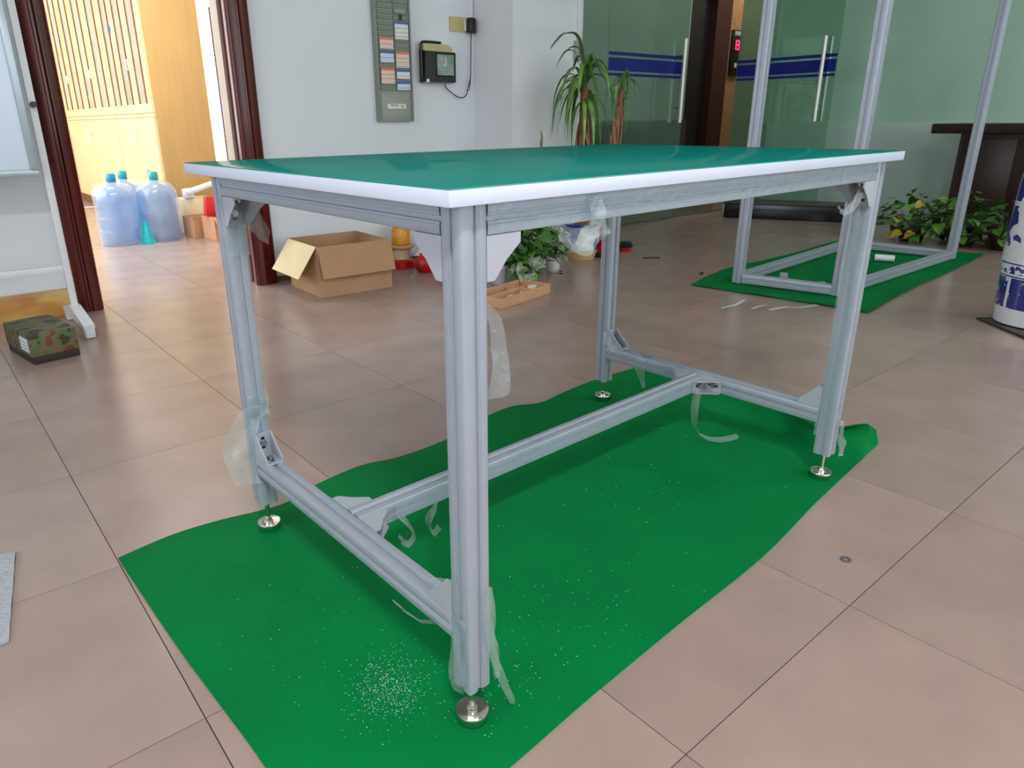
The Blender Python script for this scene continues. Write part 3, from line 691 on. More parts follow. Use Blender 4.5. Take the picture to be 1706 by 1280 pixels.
def open_carton(t, w, d, h, m='card', th=0.004):
    b = BM(); box(b, 0, w, 0, d, 0.001, th); box(b, 0, w, 0, th, th, h); box(b, 0, w, d-th, d, th, h); box(b, 0, th, th, d-th, th, h); box(b, w-th, w, th, d-th, th, h)
    return obj('carton_body', b, m, t)
def flap(t, p, L_, W_, ax, tilt, m='card', th=0.003, name='flap', taper=0.0):
    """flap hinged at p along axis ax ('x' or 'y'), folded by tilt"""
    b = prism(BM(), [(0, 0), (L_, 0), (L_-taper, W_), (taper, W_)], 2, -th, 0)
    rz = 0 if ax == 'x' else PI/2
    o = obj(name, b, m, t, loc=p); o.rotation_mode = 'XYZ'
    o.matrix_local = Matrix.Translation(p) @ Matrix.Rotation(rz, 4, 'Z') @ Matrix.Rotation(tilt, 4, 'X'); return o
# the big open carton before the white wall
ct = thing('cardboard_carton', 'large open cardboard carton with folded-out flaps by the white wall', 'carton', (1.150, 2.690, 0), -0.045)
open_carton(ct, 0.425, 0.40, 0.268)
flap(ct, (0, 0, 0.268), 0.425, 0.165, 'x', -PI/2-0.28)
fl2 = flap(ct, (0, 0.02, 0.268), 0.36, 0.19, 'y', -0.95, 'card_in')
obj('sealing_tape', B(0.0, 0.425, -0.0008, 0.0, 0.075, 0.088), 'tape', ct)
# pile of boxes by the bottles
bx = thing('cardboard_box', 'brown cardboard box with loose flaps beside the water bottles', 'carton', (1.325, 5.20, 0), 0.10)
open_carton(bx, 0.22, 0.20, 0.17, 'card_tan'); flap(bx, (0, 0, 0.17), 0.22, 0.10, 'x', -0.5, 'card_tan'); flap(bx, (0.22, 0, 0.17), 0.2, 0.08, 'y', -0.3, 'card_tan')
bx = thing('cardboard_box', 'torn tan cardboard box with dark printed marks under the red gift box', 'carton', (1.41, 4.96, 0), 0.1)
open_carton(bx, 0.27, 0.22, 0.185, 'card_tan')
for k in range(2): obj('printed_mark', B(0.07+0.07*k, 0.10+0.07*k, -0.0008, 0.0, 0.06, 0.10), 'black', bx)
flap(bx, (0, 0, 0.185), 0.27, 0.07, 'x', -2.2, 'card_tan')
bx = thing('cardboard_box', 'plain yellowish cardboard box at the back of the pile, behind the other boxes', 'carton', (1.36, 5.46, 0), 0.05)
obj('carton_body', B(0, 0.24, 0, 0.2, 0.001, 0.29, bev=0.003), 'card_in', bx)
rb = thing('gift_box', 'flat red gift box with gold print on the torn cardboard box', 'box', (1.38, 5.03, 0.19), 0.1)
obj('box_body', B(0, 0.24, 0, 0.05, 0.0, 0.15, mtx=Matrix.Rotation(0.10, 4, 'Y'), bev=0.003), 'redpaper', rb)
obj('gold_print', B(0.09, 0.17, -0.001, 0.0, 0.03, 0.06, mtx=Matrix.Rotation(0.10, 4, 'Y')), 'gold', rb)
wp = thing('white_carton', 'white crumpled carton lying on top of the box pile in the back room', 'box', (1.40, 5.44, 0.292), 0.35)
obj('box_body', B(0, 0.30, 0, 0.08, 0.03, 0.06, mtx=Matrix.Rotation(-0.2, 4, 'Y'), bev=0.004), 'white', wp)
obj('box_lid', B(-0.02, 0.06, 0.01, 0.07, 0.0, 0.08, bev=0.012), 'white', wp)
tag(obj('paper_scrap', grid(BM(), lambda a, c: (0.16*a, 0.09*c, 0.003+0.012*abs(mnoise.noise(Vector((a*3, c*3, 1))))), 6, 5, thick=0.001), 'paper', loc=(1.1, 8.3, 0)), 'white paper scrap on the back room floor by the cabinets', 'paper')
# low cupboard just inside the doorway
cb = thing('narrow_cupboard', 'narrow dark reddish brown cupboard just inside the doorway on its right', 'cupboard', (1.085, 3.62, 0), -0.35)
obj('cupboard_body', B(0, 0.30, 0, 0.35, 0.0, 1.47, bev=0.004), 'redbrown2', cb)
obj('cupboard_door', B(0.02, 0.28, -0.016, 0.0, 0.05, 1.44, bev=0.002), 'redbrown2', cb)
gb = thing('grey_box', 'grey speckled box on top of the narrow dark cupboard', 'box', (1.10, 3.63, 1.471), -0.35)
obj('box_body', B(0, 0.24, 0, 0.26, 0, 0.2, bev=0.006), 'ink_g', gb); obj('box_lid', B(-0.004, 0.244, -0.004, 0.264, 0.16, 0.205, bev=0.004), 'ink_g', gb)

# ================================================================= left: whiteboard stand and carton
wbd = thing('whiteboard_stand', 'white metal whiteboard on a rolling stand beside the left door casing', 'whiteboard', (0.06, 2.95, 0))
fp = BM(); x0, x1, z0, z1 = -1.30, -0.055, 0.69, 1.55
obj('board', B(x0, x1, -0.055, -0.040, z0, z1), 'wb', wbd)
for a in ((x0-0.02, x1+0.02, z0-0.02, z0+0.008), (x0-0.02, x1+0.02, z1-0.008, z1+0.02), (x0-0.02, x0+0.008, z0, z1), (x1-0.008, x1+0.02, z0, z1)):
    obj('frame_bar', B(a[0], a[1], -0.064, -0.036, a[2], a[3], bev=0.003), 'wbframe', wbd)
for xl in (0.0, -1.36):
    lg = obj('stand_leg', B(xl-0.014, xl+0.014, -0.014, 0.014, 0.085, 1.62, bev=0.004), 'white', wbd)
    ft = BM(); prism(ft, [(-0.26, 0.045), (-0.26, 0.06), (-0.02, 0.100), (0.02, 0.100), (0.19, 0.06), (0.19, 0.045)], 0, xl-0.022, xl+0.022)
    obj('foot', ft, 'white', wbd)
    for yy in (-0.235, 0.165): obj('caster', B(xl-0.020, xl+0.020, yy-0.024, yy+0.024, 0.001, 0.046, bev=0.006), 'white', wbd)
    k = BM(); rod(k, (xl, -0.045, 0.95), (xl, -0.012, 0.95), 0.012); obj('pivot_knob', k, 'black', wbd)
obj('cross_bar', B(-1.346, -0.014, -0.010, 0.010, 0.255, 0.285, bev=0.003), 'white', wbd)
cm = thing('camouflage_carton', 'small camouflage-patterned carton on the floor before the whiteboard stand', 'box', (-0.19, 2.44, 0), 0.16)
obj('carton_base', B(0.002, 0.168, 0.002, 0.298, 0.001, 0.034, bev=0.002), 'camo_dark', cm)
b = BM(); box(b, 0, 0.17, 0, 0.30, 0.03, 0.118, bev=0.003)
obj('carton_lid', b, 'camo', cm)
obj('paper_label', B(-0.0012, 0.0, 0.02, 0.11, 0.045, 0.10), 'paper_b', cm)
for k in range(3): obj('label_line', B(-0.002, -0.0012, 0.03, 0.10, 0.055+0.013*k, 0.059+0.013*k), 'ink_g', cm)
o = obj('bubble_wrap_sheet', grid(BM(), lambda a, c: (-0.62+0.60*a+0.05*c*a, 0.32*c, 0.004+0.008*abs(mnoise.noise(Vector((a*5, c*4, 2))))), 30, 20, thick=0.003), 'cover', loc=(-0.457, 0.705, 0), rot=0.0)
tag(o, 'whitish bubble wrap sheet on the tiles at the left edge', 'wrap')

# ================================================================= on the white wall
rk = thing('time_card_rack', 'tall grey-green time card rack with two columns of slots on the white wall', 'rack', (2.006, YW, 0))
obj('back_panel', B(-0.120, 0.120, -0.034, 0.0, 0.872, 1.95, bev=0.005), 'grey_green', rk)
obj('bottom_panel', B(-0.106, 0.106, -0.037, -0.033, 0.882, 1.03, bev=0.002), 'grey_green', rk)
obj('side_flange', B(-0.122, -0.112, -0.046, 0.0, 0.872, 1.95, bev=0.002), 'grey_green2', rk); obj('side_flange', B(0.112, 0.122, -0.046, 0.0, 0.872, 1.95, bev=0.002), 'grey_green2', rk)
sm = None
for r in range(29):
    for s in (-1, 1):
        z = 1.045+0.0295*r
        if sm is None:
            sm = obj('card_slot', prism(BM(), [(-0.034, 0), (-0.040, 0.002), (-0.046, 0.022), (-0.043, 0.024), (-0.036, 0.012)], 0, -0.050, 0.050), 'grey_green2', rk, loc=(s*0.054, 0, z))
        else: inst('card_slot', sm.data, rk, (s*0.054, 0, z))
obj('maker_strip', B(-0.06, 0.07, -0.0385, -0.0368, 0.945, 0.972), 'paper', rk)
obj('strip_print', B(-0.045, 0.015, -0.0392, -0.0384, 0.960, 0.968), 'ink_g', rk); obj('strip_print', B(0.035, 0.05, -0.0392, -0.0384, 0.950, 0.966), 'gold', rk)
def tcard(s, z, h, top, body, label, line=None):
    t = thing('time_card', label, 'card', (2.006+s*0.054, YW-0.0475, z), 0, 'time cards in the rack')
    obj('card_sheet', B(-0.046, 0.046, -0.0012, 0.0, -h, 0.0), body, t)
    obj('card_header', B(-0.046, 0.046, -0.0022, -0.0012, -0.014, 0.0), top, t)
    for k in range(1, int(h/0.022)): obj('print_line', B(-0.044, 0.044, -0.0019, -0.0012, -0.022*k-0.016, -0.022*k-0.013), 'ink_g' if not line else line, t)
from_v = lambda v: 1.527-(v)*0.00323
tcard(1, 1.423, 0.095, 'ink_b', 'paper', 'white time card with blue top, highest of the right column')
tcard(-1, 1.335, 0.062, 'ink_r', 'paper_p', 'pinkish time card with orange top, highest of the left column', 'ink_r')
tcard(-1, 1.262, 0.062, 'ink_b', 'paper_b', 'bluish time card with blue top, second in the left column')
tcard(1, 1.262, 0.088, 'ink_r', 'paper_p', 'pinkish time card with thin orange top, second in the right column', 'ink_g')
tcard(-1, 1.170, 0.086, 'ink_r', 'paper_p', 'pinkish time card with red lines, lowest of the left column', 'ink_r')
tcard(1, 1.165, 0.052, 'ink_b', 'paper', 'white time card with strong blue top, third in the right column')
tcard(1, 1.098, 0.048, 'ink_b', 'paper_b', 'pale blue time card, lowest of the right column')
kh = thing('bulldog_clip', 'small dark clip hanging above the highest right time card', 'clip', (2.055, YW-0.0475, 1.43))
obj('clip_body', B(-0.008, 0.008, -0.006, 0.0, 0.0, 0.03, bev=0.002), 'black', kh); obj('paper_tag', B(-0.04, 0.035, -0.002, 0.0, 0.038, 0.058), 'ink_g', kh)

ck = thing('time_clock', 'black and beige time recorder with a greenish dial on the white wall', 'clock', (2.325, YW, 1.10))
def slab(pts0, pts1, ya, yb, m, nm, bev=0.004):
    b = BM(); A = [b.verts.new((x, ya, z)) for x, z in pts0]; Bv = [b.verts.new((x, yb, z)) for x, z in pts1]; n = len(A)
    for i in range(n): b.faces.new((A[i], A[(i+1) % n], Bv[(i+1) % n], Bv[i]))
    b.faces.new(A[::-1]); b.faces.new(Bv); bmesh.ops.recalc_face_normals(b, faces=b.faces[:])
    bmesh.ops.bevel(b, geom=b.edges[:], offset=bev, segments=2, affect='EDGES')
    return obj(nm, b, m, ck)
slab([(-0.118, 0.005), (0.112, 0.005), (0.112, 0.200), (0.085, 0.222), (-0.118, 0.222)], [(-0.116, 0.005), (0.110, 0.005), (0.110, 0.196), (0.083, 0.215), (-0.116, 0.215)], 0.0, -0.05, 'beige', 'rear_housing', 0.006)
slab([(-0.130, -0.004), (0.125, -0.004), (0.125, 0.178), (-0.130, 0.186)], [(-0.128, 0.0), (0.112, 0.0), (0.112, 0.172), (-0.118, 0.172)], -0.02, -0.075, 'black', 'front_housing', 0.003)
b = BM(); tube(b, [(-0.128, -0.045, 0.02), (-0.128, -0.045, 0.19), (-0.120, -0.045, 0.220), (-0.09, -0.045, 0.226), (0.02, -0.045, 0.225)], 0.008); obj('top_frame', b, 'black', ck)
obj('dial_bezel', B(-0.042, 0.098, -0.080, -0.073, 0.032, 0.164, bev=0.003), 'black', ck)
dl = obj('dial', B(-0.035, 0.091, -0.083, -0.078, 0.038, 0.157, bev=0.002), 'dial', ck)
obj('clock_hand', B(0.024, 0.029, -0.0855, -0.083, 0.094, 0.142), 'white', dl); obj('clock_hand', B(0.000, 0.028, -0.0855, -0.083, 0.093, 0.098), 'white', dl)
for k in range(12):
    a = k*PI/6; mx_, mz_ = 0.028+0.050*math.sin(a), 0.097+0.050*math.cos(a)
    obj('hour_mark', B(mx_-0.0018, mx_+0.0018, -0.0842, -0.083, mz_-0.0018, mz_+0.0018), 'white', dl)
b = BM(); rod(b, (-0.108, -0.082, 0.006), (-0.108, -0.04, 0.006), 0.010); obj('lock', b, 'steel', ck)
sp = thing('wall_socket', 'yellowed double wall socket plate above the time clock', 'socket', (2.545, YW, 1.443))
obj('plate', B(-0.098, 0.086, -0.012, 0.0, -0.042, 0.042, bev=0.003), 'socket', sp); obj('blank_panel', B(-0.082, -0.004, -0.015, -0.011, -0.034, 0.034, bev=0.002), 'socket', sp)
obj('outlet_face', B(0.012, 0.078, -0.015, -0.011, -0.034, 0.034, bev=0.002), 'white', sp)
for x in (-0.058, -0.008): b = BM(); rod(b, (x, -0.016, 0), (x, -0.0145, 0), 0.0025, 8); obj('screw', b, 'bolt', sp)
pl_ = thing('power_adapter', 'black power adapter plugged into the yellowed wall socket', 'plug', (2.592, YW-0.016, 1.438))
obj('adapter_body', B(-0.026, 0.026, -0.045, 0.0, -0.045, 0.045, bev=0.010), 'black', pl_)
b = BM(); tube(b, [(0.0, -0.02, -0.04), (0.004, -0.015, -0.08), (0.002, -0.012, -0.2), (-0.002, -0.012, -0.305)], 0.0032)
tube(b, [(-0.002, -0.012, -0.30), (-0.018, -0.014, -0.345), (-0.030, -0.014, -0.375), (-0.018, -0.014, -0.378), (-0.006, -0.012, -0.33), (-0.002, -0.012, -0.30)], 0.003)
tube(b, [(-0.03, -0.014, -0.375), (-0.04, -0.016, -0.405), (-0.075, -0.018, -0.425), (-0.13, -0.02, -0.415), (-0.205, -0.02, -0.37), (-0.215, -0.02, -0.345)], 0.0032)
obj('power_cord', b, 'black', pl_)
tag(obj('cable_conduit', B(2.606, 2.630, YW-0.014, YW, 1.486, 3.0, bev=0.003), 'white'), 'thin white cable conduit running up from the wall socket', 'conduit')
sb = thing('intercom_panel', 'small grey keypad box on the right edge of the white pillar', 'keypad', (3.205, 2.87, 1.295))
obj('keypad_body', B(-0.035, 0.030, -0.022, 0, -0.06, 0.06, bev=0.004), 'grey_green', sb)
for k in range(5):
    for c_ in range(2): obj('key', B(-0.004+0.015*c_, 0.006+0.015*c_, -0.025, -0.021, 0.036-0.018*k, 0.046-0.018*k), 'black', sb)
tag(obj('cable_conduit', B(3.195, 3.222, 2.852, 2.87, 1.357, 3.0, bev=0.003), 'white'), 'pale cable conduit running up the pillar from the keypad box', 'conduit')
# lift indicator with its lit 8
li = thing('lift_indicator', 'dark lift floor indicator with a red lit 8 on the woven wall', 'indicator', (7.755, 4.6, 1.70))
obj('indicator_plate', B(-0.095, 0.095, -0.03, 0, -0.33, 0.165, bev=0.006), 'black', li)
obj('display_window', B(-0.065, 0.065, -0.034, -0.029, -0.085, 0.085, bev=0.003), 'blackstone', li)
b = BM()
for x0, x1, z0, z1 in ((-0.030, 0.030, 0.040, 0.054), (-0.030, 0.030, -0.007, 0.007), (-0.030, 0.030, -0.054, -0.040), (-0.038, -0.024, -0.050, 0.050), (0.024, 0.038, -0.050, 0.050)): box(b, x0, x1, -0.038, -0.033, z0, z1)
obj('digit', b, 'led', li)
obj('call_button', B(-0.025, 0.025, -0.036, -0.03, -0.25, -0.20, bev=0.003), 'steel', li)
obj('top_plate', B(-0.07, 0.07, -0.033, -0.029, 0.10, 0.15, bev=0.002), 'ink_g', li)

# ================================================================= plants
def heart(m, s=0.05):
    b = BM(); out = [(0, 0), (0.28, -0.10), (0.50, 0.08), (0.52, 0.34), (0.36, 0.66), (0.14, 0.92), (0, 1.08)]
    def z(x, y): return 0.22*abs(x)-0.35*(y-0.2)**2*0.6
    mid = [(0, 0), (0, 0.3), (0, 0.65), (0, 1.08)]
    Mv = [b.verts.new((x*s, y*s, z(x, y)*s)) for x, y in mid]
    for sg in (1, -1):
        Vv = [Mv[0]]+[b.verts.new((sg*x*s, y*s, z(x, y)*s)) for x, y in out[1:-1]]+[Mv[3]]
        for f in ((Vv[0], Vv[1], Vv[2], Mv[1]), (Mv[1], Vv[2], Vv[3], Vv[4]), (Mv[1], Vv[4], Mv[2]), (Mv[2], Vv[4], Vv[5], Mv[3])):
            b.faces.new(f if sg > 0 else f[::-1]).smooth = True
    me = bpy.data.meshes.new('leaf'); b.to_mesh(me); b.free(); me.materials.append(M[m]); return me
HL = {k: heart(k) for k in ('leaf', 'leaf_dark', 'leaf_v', 'leaf_y', 'leaf_dry', 'leaf_red')}
def bush(name, label, catg, loc, pot, kinds, n, spread, h0, h1, size, seed, group=None, droop=0.0):
    random.seed(seed)
    t = thing(name, label, catg, loc, 0, group)
    r, hp, pm = pot
    if hp > 0:
        obj('pot', lathe(BM(), [(r*0.72, 0.0), (r*0.76, 0.004), (r*0.98, hp-0.015), (r*1.06, hp-0.014), (r*1.06, hp), (r*0.95, hp), (r*0.92, hp-0.02)], 24, cap=True), pm, t)
        obj('soil', lathe(BM(), [(r*0.93, hp-0.022), (r*0.6, hp-0.014), (0.001, hp-0.010)], 16), 'soil', t)
    st = BM()
    for k in range(n):
        a = random.uniform(0, 2*PI); rr = spread*math.sqrt(random.uniform(0.03, 1)); z = h0+(h1-h0)*random.random()**0.8*(1-0.35*(rr/spread)**2)
        z -= droop*(rr/spread)**2
        p = (rr*math.cos(a), rr*math.sin(a), max(z, 0.02))
        s = size*random.uniform(0.7, 1.35)
        inst('leaf', HL[random.choice(kinds)], t, p, (random.uniform(-0.9, 0.25), random.uniform(-0.6, 0.6), a-PI/2+random.uniform(-0.9, 0.9)), s)
        if k % 3 == 0: tube(st, [(0.25*p[0]*r/spread, 0.25*p[1]*r/spread, max(hp-0.02, 0.01)), (p[0]*0.5, p[1]*0.5, max(p[2]*0.9, 0.03)+0.02), p], 0.0022, 5, 3)
    obj('stems', st, 'leaf_dark', t)
    return t
bush('potted_pothos', 'leafy green pothos in a tall white pot near the pillar base', 'plant', (2.30, 2.33, 0), (0.058, 0.135, 'pot'), ['leaf', 'leaf', 'leaf_dark'], 95, 0.15, 0.10, 0.34, 1.15, 3)
bush('potted_pothos', 'dark green pothos in a grey jar, leftmost of the plants', 'plant', (2.085, 2.36, 0), (0.056, 0.105, 'pot_grey'), ['leaf_dark', 'leaf', 'leaf_dark'], 90, 0.14, 0.12, 0.36, 1.15, 4)
bush('potted_pothos', 'small pale green pothos in a white cup right behind the cardboard tray', 'plant', (2.16, 2.20, 0), (0.035, 0.075, 'pot_grey'), ['leaf', 'leaf_v'], 26, 0.075, 0.05, 0.13, 0.95, 5)
bush('potted_ivy', 'variegated ivy with white-edged leaves beside the blue and white pot', 'plant', (2.56, 2.40, 0), (0.05, 0.09, 'pot'), ['leaf_v', 'leaf_v', 'leaf_dark', 'leaf'], 46, 0.10, 0.08, 0.32, 0.95, 6)
bush('potted_pothos', 'dark green pothos at the back, between the jar and the pillar', 'plant', (2.42, 2.60, 0), (0.06, 0.13, 'pot'), ['leaf_dark', 'leaf_dark', 'leaf'], 50, 0.17, 0.14, 0.38, 1.2, 8)
for k, (x, y, a) in enumerate(((2.50, 2.27, 0.3), (2.46, 2.23, 1.4), (2.53, 2.24, 2.6))):
    tag(inst('dry_leaf', HL['leaf_red'], None, (x, y, 0.018), (0.3, 0.2, a), 0.9), ('dry reddish brown fallen leaf by the pots, middle of three on the tiles', 'dry reddish brown fallen leaf by the pots, nearest the cardboard tray', 'dry reddish brown fallen leaf by the pots, rightmost of three on the tiles')[k], 'leaf', 'fallen leaves by the pots')
# big yucca-like dracaena in a blue and white pot
yu = thing('dracaena', 'tall dracaena with arching leaves and a shaggy dry trunk in a blue and white pot', 'plant', (2.985, 2.57, 0))
pr_ = [(0.080, 0.0), (0.088, 0.004), (0.108, 0.06), (0.118, 0.14), (0.122, 0.20), (0.132, 0.215), (0.132, 0.235), (0.118, 0.235), (0.112, 0.215)]
obj('pot', lathe(BM(), pr_, 32), 'bluewhite', yu); obj('soil', lathe(BM(), [(0.113, 0.214), (0.001, 0.222)], 18), 'soil', yu)
obj('pot_foot_band', lathe(BM(), [(0.089, 0.0015), (0.1115, 0.066), (0.1125, 0.066), (0.0915, 0.0012)], 32, cap=False), 'tanrim', yu)
b = BM(); tube(b, [(-0.02, 0, 0.21), (-0.025, 0, 0.5), (-0.03, -0.01, 0.8), (-0.03, -0.01, 1.06)], (0.030, 0.024), 12); obj('trunk', b, 'trunk', yu)
b = BM(); tube(b, [(0.03, 0, 0.21), (0.16, -0.01, 0.5), (0.27, -0.02, 0.78), (0.30, -0.03, 1.05)], (0.028, 0.022), 12); obj('trunk', b, 'trunk', yu)
def strap(dirs, lng, up, drp, w, seed):
    """arching strap leaf from the origin"""
    P_ = [Vector((0, 0, 0)), Vector((lng*0.30, 0, up)), Vector((lng*0.65, 0, up*1.15-drp*0.25)), Vector((lng*0.9, 0, up-drp*0.8)), Vector((lng, 0, up-drp*1.6))]
    c = cat(P_, 5); n = len(c)-1
    def fn(a, q):
        i = int(round(a*n)); p = c[i]; ww = w*(0.55+0.9*a if a < 0.4 else 0.91*(1-((a-0.4)/0.6)**1.6)+0.03)
        return (p.x, (q-0.5)*ww, p.z+abs(q-0.5)*ww*0.5)
    b = grid(BM(), fn, n, 2); me = bpy.data.meshes.new('leaf'); b.to_mesh(me); b.free(); return me
SL = [strap(0, 0.19, 0.14, 0.11, 0.032, 0), strap(0, 0.22, 0.07, 0.17, 0.030, 1), strap(0, 0.17, 0.04, 0.20, 0.030, 2), strap(0, 0.16, 0.18, 0.04, 0.028, 3), strap(0, 0.12, -0.01, 0.19, 0.028, 4)]
for i, me in enumerate(SL): me.materials.append(M['leaf_dark' if i % 2 else 'leaf'])
DL = [strap(0, 0.055, -0.08, 0.20, 0.030, 5), strap(0, 0.045, -0.06, 0.15, 0.028, 6)]
for me in DL: me.materials.append(M['leaf_dry'])
random.seed(21)
for k in range(46):
    a = k*2.4+random.uniform(-0.3, 0.3); inst('leaf', SL[(k*3) % 5], yu, (-0.03, -0.01, 1.06-0.0022*k), (0, random.uniform(-0.15, 0.1), a), random.uniform(0.8, 1.15))
inst('leaf', SL[3], yu, (-0.035, -0.03, 1.08), (0, -0.1, PI-0.1), (1.9, 1.5, 1.25))
for k in range(16):
    a = k*2.4+1; inst('leaf', SL[(k*2) % 5], yu, (0.30, -0.03, 1.06-0.004*k), (0, random.uniform(-0.1, 0.3), a), random.uniform(0.45, 0.75))
for k in range(48): inst('dry_leaf', DL[k % 2], yu, (-0.028, -0.01, 1.03-0.010*k), (0, random.uniform(-0.1, 0.2), k*2.4), random.uniform(0.8, 1.2))
for k in range(30): inst('dry_leaf', DL[k % 2], yu, (0.296-0.004*k, -0.03, 1.03-0.013*k), (0, 0.1, k*2.4), random.uniform(0.8, 1.1))
# small young shoot in front of the pillar
yt = thing('young_cane_plant', 'thin cane with one dark spear tip just above the table edge by the pillar', 'plant', (2.655, 2.62, 0))
obj('pot', lathe(BM(), [(0.04, 0), (0.045, 0.004), (0.055, 0.11), (0.06, 0.112), (0.06, 0.125), (0.05, 0.12)], 20), 'pot', yt)
b = BM(); tube(b, [(0, 0, 0.1), (0.006, 0, 0.4), (0.0, 0, 0.745)], 0.008, 8); obj('cane', b, 'trunk', yt)
b = BM(); tube(b, [(0, 0, 0.735), (0.004, 0, 0.77), (-0.004, 0, 0.815)], (0.010, 0.002), 8); obj('spear_tip', b, 'leaf_dark', yt)
for k in range(3): inst('dry_leaf', DL[1], yt, (0, 0, 0.77), (0, 0.2, k*2.1+0.4), 0.28)
# planter bed of leafy plants at the right
for args in ((5.33, 1.42, ['leaf', 'leaf_dark', 'leaf_dark', 'leaf', 'leaf_y'], 100, 0.20, 0.40, 31, 'bushy green plant with some yellow leaves, left one by the right wall'),
             (5.35, 1.10, ['leaf_dark', 'leaf', 'leaf_dark'], 100, 0.19, 0.39, 32, 'bushy dark green plant between its two leafy neighbours by the right wall'),
             (5.36, 0.84, ['leaf_dark', 'leaf_dark', 'leaf'], 85, 0.18, 0.36, 33, 'bushy dark plant right next to the blue and white vase')):
    x, y, kd, n, sp_, h1, sd, lb = args
    bush('leafy_floor_plant', lb, 'plant', (x, y, 0), (0.10, 0.10, 'brownwood'), kd, n, sp_, 0.03, h1, 1.15, sd, 'leafy plants by the right wall')

# ================================================================= other things near the pillar and on the floor
ap = thing('amber_jar', 'amber plastic jar standing on the tan stool behind the open carton', 'jar', (1.93, 3.115, 0.1455))
obj('jar_body', lathe(BM(), [(0.052, 0.0), (0.058, 0.004), (0.056, 0.09), (0.050, 0.098), (0.046, 0.11)], 24), 'amber', ap); obj('jar_lid', lathe(BM(), [(0.048, 0.108), (0.05, 0.112), (0.048, 0.128), (0.01, 0.130)], 24), 'amber', ap)
stl = thing('round_stool', 'small round tan basin on a red base between carton and red bag', 'stool', (1.93, 3.12, 0))
obj('stool_top', lathe(BM(), [(0.03, 0.122), (0.080, 0.126), (0.084, 0.131), (0.084, 0.140), (0.078, 0.1445)], 28), 'tanrim', stl)
obj('stool_cone', lathe(BM(), [(0.055, 0.055), (0.050, 0.08), (0.062, 0.122)], 24), 'card_in', stl)
obj('stool_base', lathe(BM(), [(0.072, 0.0), (0.078, 0.004), (0.080, 0.045), (0.066, 0.056)], 28), 'red', stl)
rg = thing('red_bag', 'shiny red bag with a white and pink top behind the carton', 'bag', (2.04, 2.91, 0), 0.1)
def bagbody(a, c):
    th = 2*PI*a; z = 0.12*c; r = (0.105+0.03*math.sin(PI*min(1, c*1.1)))*(1+0.05*math.sin(th*7+c*4)); return (r*1.15*math.cos(th), r*0.6*math.sin(th), z+0.001)
obj('bag_body', grid(BM(), bagbody, 40, 10), 'red', rg)
def bagtop(a, c):
    th = 2*PI*a; r = 0.135*(1-c*0.72)*(1+0.08*math.sin(th*5)); return (r*math.cos(th), r*0.6*math.sin(th), 0.105+0.12*c)
obj('bag_top', grid(BM(), bagtop, 40, 8), 'paper', rg)
b = BM(); rod(b, (0.005, -0.062, 0.170), (0.006, -0.075, 0.174), 0.030, 20); obj('pink_emblem', b, 'pink', rg)
lc = thing('red_tin', 'red conical container partly hidden by the back table leg', 'container', (3.18, 2.52, 0))
obj('tin_body', lathe(BM(), [(0.075, 0.0), (0.078, 0.005), (0.055, 0.15), (0.045, 0.19), (0.02, 0.20)], 24), 'red', lc); obj('tin_base', lathe(BM(), [(0.088, 0.001), (0.088, 0.02), (0.079, 0.03)], 24), 'brownwood', lc)
bd = thing('small_dish', 'small black and red dish lying on the tiles right of the back table leg', 'dish', (3.42, 2.55, 0))
obj('dish_cover', lathe(BM(), [(0.05, 0.03), (0.055, 0.04), (0.035, 0.065), (0.003, 0.072)], 16), 'black', bd); obj('dish_base', lathe(BM(), [(0.035, 0.001), (0.045, 0.03)], 16), 'red', bd)
b = BM(); tube(b, [(3.28, 2.28, 0.004), (3.33, 2.25, 0.006), (3.38, 2.22, 0.004)], 0.004); tag(obj('twig', b, 'brownwood'), 'thin dark twig on the tiles near the back table leg', 'twig')
# shallow parts tray
ty = thing('parts_tray', 'shallow divided cardboard tray of small parts in front of the potted plants', 'tray', (1.715, 1.90, 0), 0.20)
b = BM(); w, d, h, th = 0.425, 0.20, 0.052, 0.004
box(b, 0, w, 0, d, 0.001, th); box(b, 0, w, 0, th, th, h); box(b, 0, w, d-th, d, th, h); box(b, 0, th, th, d-th, th, h); box(b, w-th, w, th, d-th, th, h)
obj('tray_body', b, 'card_tan', ty)
obj('divider', B(th, w-th, 0.105, 0.108, th, h-0.006), 'card_tan', ty); obj('divider', B(0.285, 0.288, th, d-th, th, h-0.006), 'card_tan', ty)
random.seed(5)
for k in range(9):
    x, y = random.uniform(0.03, 0.26), random.uniform(0.03, 0.085); s = 0.018
    p = Matrix.Rotation(0.2, 4, 'Z') @ Vector((x, y, 0)); b = BM(); box(b, -s, s, -s*0.8, s*0.8, 0, 0.003); box(b, -s, -s+0.003, -s*0.8, s*0.8, 0.003, 0.018)
    tag(obj('angle_bracket', b, 'white', loc=(1.715+p.x, 1.90+p.y, 0.0055+0.004*(k % 3)), rot=(random.uniform(-0.2, 0.2), random.uniform(-0.2, 0.2), random.uniform(0, 6))), 'small pale metal angle piece in the near compartment of the parts tray', 'bracket', 'metal pieces in the parts tray')
p = Matrix.Rotation(0.2, 4, 'Z') @ Vector((0.34, 0.06, 0))
sbx = thing('small_part_box', 'small white block with a hole in the right compartment of the tray', 'box', (1.715+p.x, 1.90+p.y, 0.006), 0.2)
obj('block_body', B(-0.022, 0.022, -0.015, 0.015, 0, 0.045, bev=0.002), 'paper_p', sbx); obj('block_hole', B(-0.006, 0.006, -0.0158, -0.0148, 0.018, 0.030), 'black', sbx)
